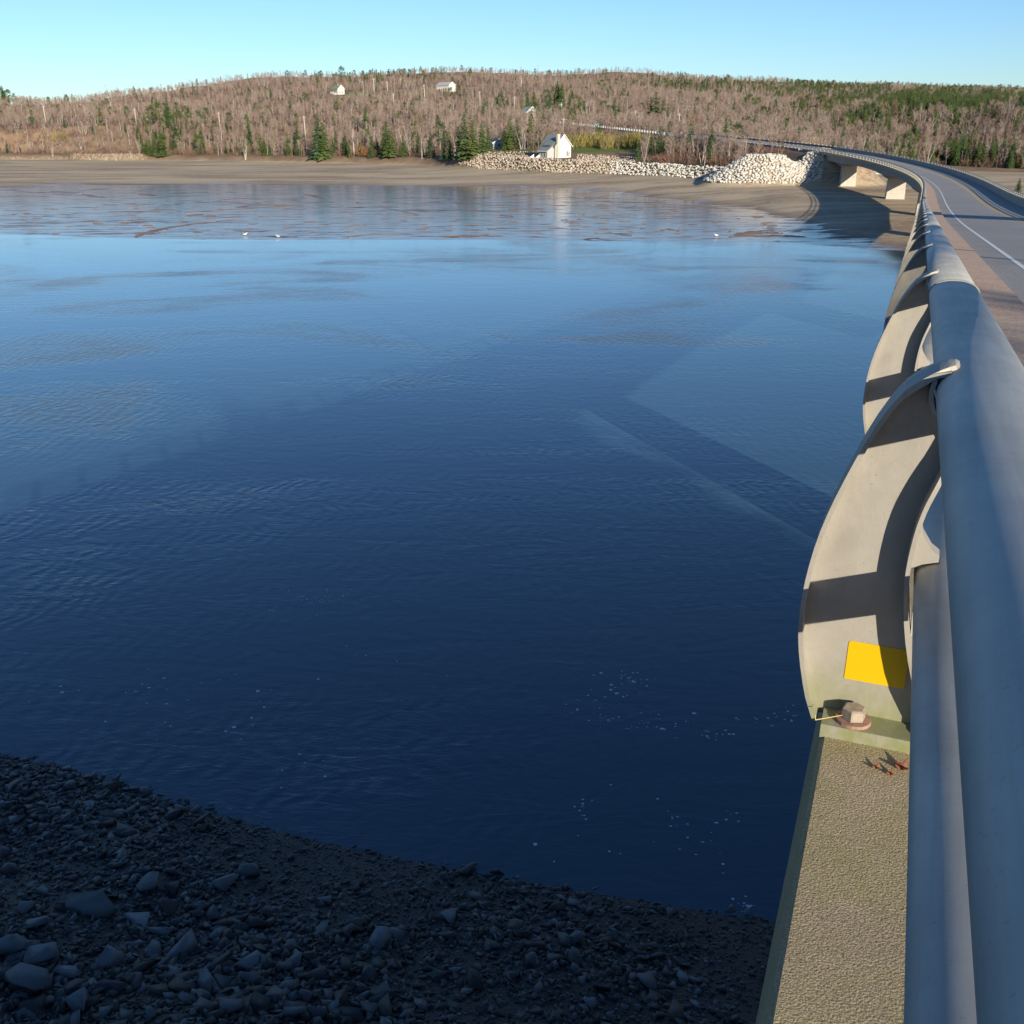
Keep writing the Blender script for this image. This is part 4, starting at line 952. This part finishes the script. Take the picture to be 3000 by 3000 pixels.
# sunroom wing on the long side, with its lower roof
wg=MB(); wg.prism([(-3.3,1.0,-.9),(-5.9,1.0,-.9),(-5.9,1.0,3.05),(-3.3,1.0,4.7)][::-1],(0,5.0,0)); wg.obj('wing_wall',M['greywall'],h)
wr=MB(); wr.prism([(-1.9,.7,6.6),(-6.35,.7,3.05),(-6.35,.7,2.9),(-1.9,.7,6.4)],(0,5.6,0)); wr.obj('wing_roof',M['roof'],h)
wt=MB(); wt.box(-6.42,-6.30,.7,6.3,2.78,3.0); wt.obj('gutter',M['trim'],h)
for i in range(5):
    y=1.6+i*.92; f=MB().box(-6.0,-5.88,y-.36,y+.36,.95,2.65).obj('window',M['trim'],h); MB().box(-6.02,-6.005,y-.26,y+.26,1.05,2.55).obj('pane',M['glass'],f)
for i in range(4):
    y=2.0+i*.92; f=MB().box(-6.0,-5.88,y-.36,y+.36,-.5,.45).obj('window',M['trim'],h); MB().box(-6.02,-6.005,y-.26,y+.26,-.4,.35).obj('pane',M['glass'],f)
for i in range(4): MB().box(-.45,.45,-.3,.3,-.03,.03,M=Matrix.Translation((-4.6,1.9+i*1.05,4.55))@Matrix.Rotation(-math.atan2(3.55,4.45),4,'Y')).obj('skylight',M['glass'],h)
MB().box(-3.0,-1.9,-.62,.25,-.8,8.3).obj('chimney',M['brick'],h)
# outside stair with solid white rail going down to the left
for yy_ in (-1.0,2.2):
    mb=MB(); mb.prism([(-9.6,yy_+6.2,-1.2),(-9.6,yy_+6.2,-.2),(-6.2,yy_+6.2,1.9),(-6.2,yy_+6.2,.8)],(0,.12,0)); mb.obj('stair_rail',M['trim'],h)
mb=MB()
for i in range(8): mb.box(-9.5+i*.42,-9.05+i*.42,5.25,8.3,-1.2+i*.27,-1.1+i*.27)
mb.obj('stair',M['greywall'],h)
def upper_house(px,py,wpx,rzdeg,**k):
    x,y,z=ground_at(px,py,400); sc1=wpx*y/FPX; return x,y,z,sc1
x,y,z,_=upper_house(1000,277,46,0)
h2=house('farmhouse','white farmhouse with faded green roof high on the hill at left','' or (x,y,z),R(30)-math.atan2(x,y),3.9*y/560,6.0*y/560,2.7*y/560,4.6*y/560,M['clap'],M['greenroof'],[(-1.1,.7,.8,1.1),(1.1,.7,.8,1.1),(-.7,2.9,.6,.9),(.8,2.9,.6,.9)],[(1.6,.6,.8,1.2),(4.2,.6,.8,1.2)])
k_=.68*y/560
MB().box(-5.6*k_,-2.8*k_,1.2*k_,7*k_,-.5,.25).obj('porch_floor',M['trim'],h2)
MB().prism([(-2.8*k_,1*k_,3.1*k_),(-5.9*k_,1*k_,2.4*k_),(-5.9*k_,1*k_,2.2*k_),(-2.8*k_,1*k_,2.9*k_)],(0,6.3*k_,0)).obj('porch_roof',M['greenroof'],h2)
for i in range(5): MB().box(-5.7*k_,-5.5*k_,(1.3+i*1.4)*k_,(1.45+i*1.4)*k_,0,2.3*k_).obj('porch_post',M['trim'],h2)
MB().box(-.3,.3,4*k_,4.6*k_,5.6*k_,7.4*k_).obj('chimney',M['brick'],h2)
x,y,z,_=upper_house(1325,268,46,0)
h3=house('long_house','long cream house with dark lower windows high on the hill, dark pines in front','' or (x,y,z),R(42)-math.atan2(x,y),4.6*y/560,10*y/560,3.1*y/560,4.6*y/560,M['clap'],M['greywall'],[(0,3.4,.01,.01)],[(3.4+i*2.2,.9,1.4,.9) for i in range(4)])
x,y,z=ground_at(1559,345,400)
house('small_house','small house with a teal roof half hidden by trees behind the driveway',(x,y,z),R(25),7,8,2.6,5.4,M['greywall'],M['tealroof'],[(0,1,1,1)],[(3,1,1,1)])
x,y,z=ground_at(1462,436,380)
house('small_house','low blue-roofed shed among spruces at the end of the driveway',(x,y,z),R(20),5,6,2.2,3.6,M['greywall'],M['blueroof'],[(0,.8,.8,.9)],[(2.5,.8,.8,.9)],cat='shed')
# ------------------------------------------------------------ poles, lamps, signs, guardrails
M['pole']=simple('sun_bleached_pole_wood',(.50,.44,.35),.8,var=.1,scale=2)
M['steel']=simple('galvanised_steel',(.45,.47,.46),.5,metal=.5,var=.08,scale=4)
POLES=[(135,318,361,'utility pole at the far left above the reeds'),(400,328,369,'utility pole in the brush right of the far left pole'),(646,338,379,'utility pole in the woods left of the big white birch'),(898,357,436,'tall utility pole just left of the big white birch'),(1097,241,285,'bright thick utility pole right of the white farmhouse'),(1135,244,266,'short-looking utility pole high on the hill between the two upper houses'),(1174,233,246,'highest utility pole near the skyline'),(1154,280,305,'small utility pole below the farmhouse hill road'),(1245,258,299,'utility pole left of the long cream house'),(1296,260,278,'pole directly in front of the long cream house'),(1407,276,314,'leaning utility pole right of the long cream house'),(1508,291,326,'utility pole left of the small teal roof'),(1645,311,353,'utility pole at the left end of the far guardrail'),(1651,355,398,'utility pole rising behind the chimney of the white gabled house'),(1861,332,369,'utility pole behind the middle of the far guardrail'),(1989,338,366,'thin utility pole right of the far guardrail'),(2112,349,370,'thin utility pole above the far end of the road')]
for (px,yt,yb,l) in POLES:
    x,y,z=ground_at(px,yb,300); hh=(yb-yt)*y/FPX*1.07
    o=empty('utility_pole',(x,y,z-.3),'weathered '+l,'utility pole','utility poles across the river'); o.rotation_euler=(0,R(random.uniform(-2,.6)),0)
    MB().tube((0,0,0),(0,0,hh+.3),.26 if y>450 else .19,.17 if y>450 else .13,8).obj('shaft',M['pole'],o)
    MB().box(-.9,.9,-.06,.06,hh-.6,hh-.45).obj('crossarm',M['greywall'],o)
x,y,z=ground_at(1066,288,400); hh=40*y/FPX*1.07
o=empty('street_lamp',(x,y,z),'tall curved-arm street lamp right of the white farmhouse on the hill','street lamp')
mb=MB(); P0=Vector((0,0,0)); 
for a,b in (((0,0,0),(0,0,hh*.85)),((0,0,hh*.85),(-.5,0,hh*.95)),((-.5,0,hh*.95),(-1.8,0,hh))): mb.tube(a,b,.12,.10,6)
mb.obj('lamp_pole',M['steel'],o); MB().box(-2.5,-1.7,-.2,.2,hh-.05,hh+.1).obj('lamp_head',M['steel'],o)
x,y,z=ground_at(1059,290,400)
o=empty('road_sign',(x,y,z),'small green road sign on a pale post below the farmhouse','sign'); MB().tube((0,0,0),(0,0,2.2),.14,.12,6).obj('post',M['pole'],o); MB().box(-.9,.9,-.14,-.08,1.9,3.2).obj('panel',simple('green_sign_panel',(.10,.33,.12),.5,var=.05),o)
# invented pylon rising beside the far parapet, out of the picture to the right: added to cast a shadow over the road
mb=MB(); 
for (a_,b_) in ((68.,75.),): 
    q=[bp(a_,9.75,-6),bp(b_,9.75,-6),bp(b_,11.0,-6),bp(a_,11.0,-6)]; t_=[bp(a_+.3,9.85,5.6),bp(b_-.3,9.85,5.6),bp(b_-.3,10.8,5.6),bp(a_+.3,10.8,5.6)]
    mb.add(q+t_,[(3,2,1,0),(4,5,6,7),(0,1,5,4),(1,2,6,5),(2,3,7,6),(3,0,4,7)])
WORLD=True; mb.obj('shadow_block',M['girder'],bridge,.05); WORLD=False
# lamp on the near parapet, out of the picture to the right; its shadow crosses the deck
x,y,z=[float(q) for q in bp(21.5,9.22,-.744)]
o=empty('street_lamp',(x,y,z),'grey street lamp pole on the parapet wall that throws a shadow over the deck','street lamp',rz=-bth(21.5))
MB().tube((0,0,0),(0,0,9.5),.14,.09,12).obj('lamp_pole',M['steel'],o); MB().tube((0,0,9.3),(-2.4,0,9.9),.06,.05,8).obj('lamp_arm',M['steel'],o); MB().box(-3.1,-2.3,-.16,.16,9.8,9.95).obj('lamp_head',M['steel'],o); MB().box(-.13,.13,-.16,.16,-.002,.02).obj('base_plate',M['steel'],o)
M['darksteel']=simple('dark_weathered_steel',(.10,.11,.13),.7,var=.1,scale=4)
M['guardpost']=simple('white_guardrail_post',(.50,.48,.42),.6,var=.06)
def guard(label,u,s0,s1,step,h_=.75,base=-1.55,beam=True,pw=.16):
    x,y,z=[float(q) for q in bp(s0,u,base)]; root=empty('guardrail',(x,y,z),label,'guardrail','guardrails of the far road')
    me=MB().box(-pw,pw,-pw,pw,-.6,h_).mesh('post',M['guardpost']); s=s0
    while s<s1:
        q=[float(v) for v in bp(s,u,base)]; o=link('post',me,root); o.location=(q[0]-x,q[1]-y,q[2]-z); o.rotation_euler=(0,0,-bth(s)); s+=step
    if beam:
        mb=sweep([(u-.12,base+h_-.75),(u-.15,base+h_-.5),(u-.12,base+h_-.22),(u-.09,base+h_-.4)],sgrid(s0,s1,4)); mb.v=[(a-x,b-y,c-z) for a,b,c in mb.v]; mb.obj('beam',M['darksteel'],root)
guard('white-posted guardrail along the near edge of the far hillside road',-.3,388,486,2.15,.9,-1.75,False,.2)
guard('guardrail of short posts on the outer edge where the far road leaves the bridge',10.2,302,378,2.3,1.0,-1.6,True,.08)
guard('low dark guardrail on the inner edge where the far road leaves the bridge',-.2,302,345,2.3,.6,-1.7,True,.08)
# car on the far road
x,y,z=[float(q) for q in bp(456,3.6,crown(3.6))]
o=empty('parked_car',(x,y,z),'small silver-blue car on the far hillside road behind the guardrail','car',rz=-bth(456))
M['carpaint']=simple('silver_blue_car_paint',(.42,.50,.55),.25,metal=.4,var=.02)
mb=MB(); mb.prism([(-.85,-2.1,.3),(-.85,-2.15,.75),(-.85,-1.2,.9),(-.85,1.0,.95),(-.85,2.1,.85),(-.85,2.15,.35)][::-1],(1.7,0,0)); mb.obj('body',M['carpaint'],o,.05)
mb=MB(); mb.add([(-.8,-1.2,.9),(.8,-1.2,.9),(.8,1.5,.95),(-.8,1.5,.95),(-.62,-.5,1.42),(.62,-.5,1.42),(.62,.9,1.42),(-.62,.9,1.42)],[(3,2,1,0),(0,1,5,4),(1,2,6,5),(2,3,7,6),(3,0,4,7)]); mb.obj('window',M['glass'],o)
MB().box(-.63,.63,-.52,.92,1.41,1.46).obj('roof',M['carpaint'],o)
for a in (-1,1):
    for b in (-1.3,1.3): MB().tube((a*.68,b,.32),(a*.88,b,.32),.32,.32,12).obj('wheel',M['darkgap'],o)
# ------------------------------------------------------------ gulls
M['gull']=simple('white_gull_plumage',(.82,.82,.80),.7,var=.02); M['beak']=simple('yellow_beak',(.6,.4,.05),.5)
def gull(px,py,l,rz):
    x,y=pixz(px,py,.05); o=empty('gull',(x,y,.06),l,'gull','gulls on the wet mudflat',rz=rz); k=1.35
    mb=MB(); mb.smooth=True; ring=[(-.26,.01,.15),(-.18,.05,.15),(-.06,.085,.14),(.06,.09,.145),(.14,.07,.17),(.19,.045,.22),(.23,.05,.27),(.27,.035,.275),(.29,.01,.27)]
    n=8
    for (a,rr,zz) in ring:
        for i in range(n): t=2*math.pi*i/n; mb.v.append((k*a,k*rr*math.cos(t),k*(zz+rr*math.sin(t)*1.05)))
    for j in range(len(ring)-1):
        for i in range(n): mb.f.append((j*n+i,j*n+(i+1)%n,j*n+n+(i+1)%n,j*n+n+i)); mb.m.append(0)
    mb.f+=[tuple(range(n)),tuple(range((len(ring)-1)*n,len(ring)*n))]; mb.m+=[0,0]; mb.obj('body',M['gull'],o)
    MB().tube((k*.285,0,k*.27),(k*.345,0,k*.255),.018,.006,5).obj('beak',M['beak'],o)
    for s_ in (-1,1): MB().tube((k*.02,s_*.04,-.01),(k*.02,s_*.04,.14),.010,.012,4).obj('leg',M['beak'],o)
    for s_ in (-1,1):
        MB().prism([(-.30*k,s_*.075*k,.16*k),(.02*k,s_*.105*k,.13*k),(.09*k,s_*.10*k,.19*k),(-.05*k,s_*.075*k,.225*k)],(0,s_*.012,0)).obj('wing',simple('grey_gull_wing',(.5,.52,.54),.7) if s_<0 else bpy.data.materials['grey_gull_wing'],o)
gull(718,690,'white gull standing on the wet flat, left one of the pair',R(20)); gull(815,696,'white gull standing on the wet flat, right one of the pair',R(160)); gull(2099,693,'lone white gull at the water edge near the bridge shadow',R(200))
# ------------------------------------------------------------ foam, reeds, small things
M['foam']=simple('white_foam',(.55,.60,.62),.6,var=.1)
mb=MB(); r=random.Random(3)
FO=[(1840,1985,70,22,26),(1810,2020,60,20,12),(1720,2060,60,30,12),(1830,2105,90,25,18),(1950,2120,120,30,20),(2090,2150,60,15,14),(2280,2100,70,25,14),(2200,2115,60,20,5),(950,1755,110,22,34),(830,1790,120,20,12),(2150,2400,40,20,8),(1720,2350,60,40,10),(1970,2380,60,40,8),(500,2010,260,70,22),(650,2160,200,80,14),(1100,1960,200,90,10),(2000,2480,150,60,10),(1700,2480,120,60,6),(200,2000,200,60,12),(900,2250,150,60,8),(2190,2650,30,25,12)]
for (cx,cy,sx,sy,n) in FO:
    for i in range(n):
        x,y=pixz(cx+r.gauss(0,sx*.6),cy+r.gauss(0,sy*.6),.004); q=r.uniform(.016,.05)*(1.6 if r.random()<.12 else 1); a0=r.uniform(0,6)
        m_=r.choice((5,6,7)); el=r.uniform(.4,1)
        mb.add([(x+q*math.cos(a0+6.283*k/m_)*r.uniform(.6,1.2),y+q*el*math.sin(a0+6.283*k/m_)*r.uniform(.6,1.2),.004) for k in range(m_)],[tuple(range(m_))])
tag(mb.obj('foam_flecks',M['foam']),'white foam flecks drifting in streaks on the dark river',kind='stuff')
mb=MB(); r=random.Random(5)
for i in range(2600):
    px=205+225*r.betavariate(1.6,1.6) if i<2200 else r.uniform(0,200); t=col_t(px,468); Yf=float(np.interp(t,ctx,PY[:,5])); Y=Yf+r.uniform(0,7)*(1 if px>210 else .4); x=t*Y; tri(mb,(x,Y,terr1(x,Y)),(r.uniform(-.3,.3),r.uniform(-.3,.3),1),r.uniform(.4,1.2),.05,0,r)
tag(mb.obj('dry_reeds',M['reed']),'pale dry reeds along the far left edge of the mudflat',kind='stuff')
# bleached stumps standing by the reeds
for px,py,l in ((311,470,'short pale stump standing in front of the reeds'),(341,471,'smaller pale stump right of the other one by the reeds')):
    x,y,z=ground_at(px,py,300); o=MB().tube((0,0,-.3),(.1,0,1.5),.16,.1,7).obj('stump',M['pole']); o.location=(x,y,z); tag(o,l,'stump','pale stumps by the reeds')
# small pine on the flat right of the bridge
x,y,z=ground_at(2982,562,200); plant('spruce',x,y,z,38*y/FPX/10*1.05,'small lone dark spruce on the flat right of the bridge railing','trees',sx=.62)
# bits lying on the curb by the near post
def leaf(px,py,sz,l,seed):
    r=random.Random(seed); s0,u0=1.98,.1
    V=(1500-py)/FPX; d=Vector(((px-1500)/FPX,cP+V*sP,-sP+V*cP)); t=1.24/-d.z
    for _ in range(6):
        p=d*t; th=R(21.672); s_=p.x*math.sin(th)+p.y*math.cos(th); zc=CURBW-.0534*s_; t=zc/d.z
    p=d*t; mb=MB(); pts=[]
    for k in range(9): a=6.283*k/9; q=sz*(1 if k%2 else .55)*r.uniform(.7,1.1); pts.append((q*math.cos(a),q*math.sin(a),abs(q*math.sin(a*1.5))*.7+.001))
    pts.append((0,0,.002)); mb.add(pts,[(9,k,(k+1)%9) for k in range(9)]); o=mb.obj('dead_leaf',M['leaf']); o.location=(p.x,p.y,H0+p.z+.002); tag(o,l,'leaf','dead leaves on the curb'); md=o.modifiers.new('thick','SOLIDIFY'); md.thickness=.001
leaf(2566,2252,.012,'small red-brown leaf scrap on the curb, leftmost below the post base',1); leaf(2608,2270,.012,'small red-brown leaf scrap on the curb, lowest of the three',2); leaf(2640,2253,.024,'larger curled red-brown leaf against the post base beside the rail',3)
Mx=frame_at(2.1); a=Mx@Vector((-.066,-.10,CURBW+.075)); b=Mx@Vector((-.012,-.07,CURBW+.082)); c=Mx@Vector((-.068,-.10,CURBW+.088))
mb=MB(); mb.tube(a,b,.0013,.0008,5); mb.tube(a,c,.0013,.001,5); tag(mb.obj('straw_bit',M['straw']),'thin yellow straw caught beside the bolt of the near post','straw')
# ------------------------------------------------------------ near bank trees behind the camera (they shade the beach and deck)
NB=[(x,y,'bare',v,s_) for x,y,v,s_ in ((20.4,-36,0,1.62),(21.6,-37,1,1.7),(22.9,-36,2,1.7),(24.2,-37,3,1.78),(25.6,-36,4,1.78),(27,-37,0,1.8))]
for (x,y,k,v,s_) in NB:
    plant(k,x,y,bank1(x,y),s_,'tall leafless tree on the near bank across the road behind the viewer','trees on the near bank',v)
nr_=random.Random(8); nbk=[]
for gx in range(-90,43,3):
    for gy in (-34,-37.5,-41,-45):
        if gx>40: continue
        x=gx+nr_.uniform(-1,1)-(2.4 if gx>38 else 0); y=gy+nr_.uniform(-1,1); z=bank1(x,y); top=float(np.interp(gx,[-90,-10,8,16,25,38],[17.5,19.5,22.5,24.6,26.6,31.2]))+.31*(-(gy+35))
        nbk.append((x,y,z-.3,max(.5,min(1.9,(top-z)/10*nr_.uniform(.84,1))),'spruce'))
PROTO_S=PROTO['spruce']; scatter_stuff('near_woodland',nbk,'dark evergreen wood on the near bank behind the viewer',['spruce'])
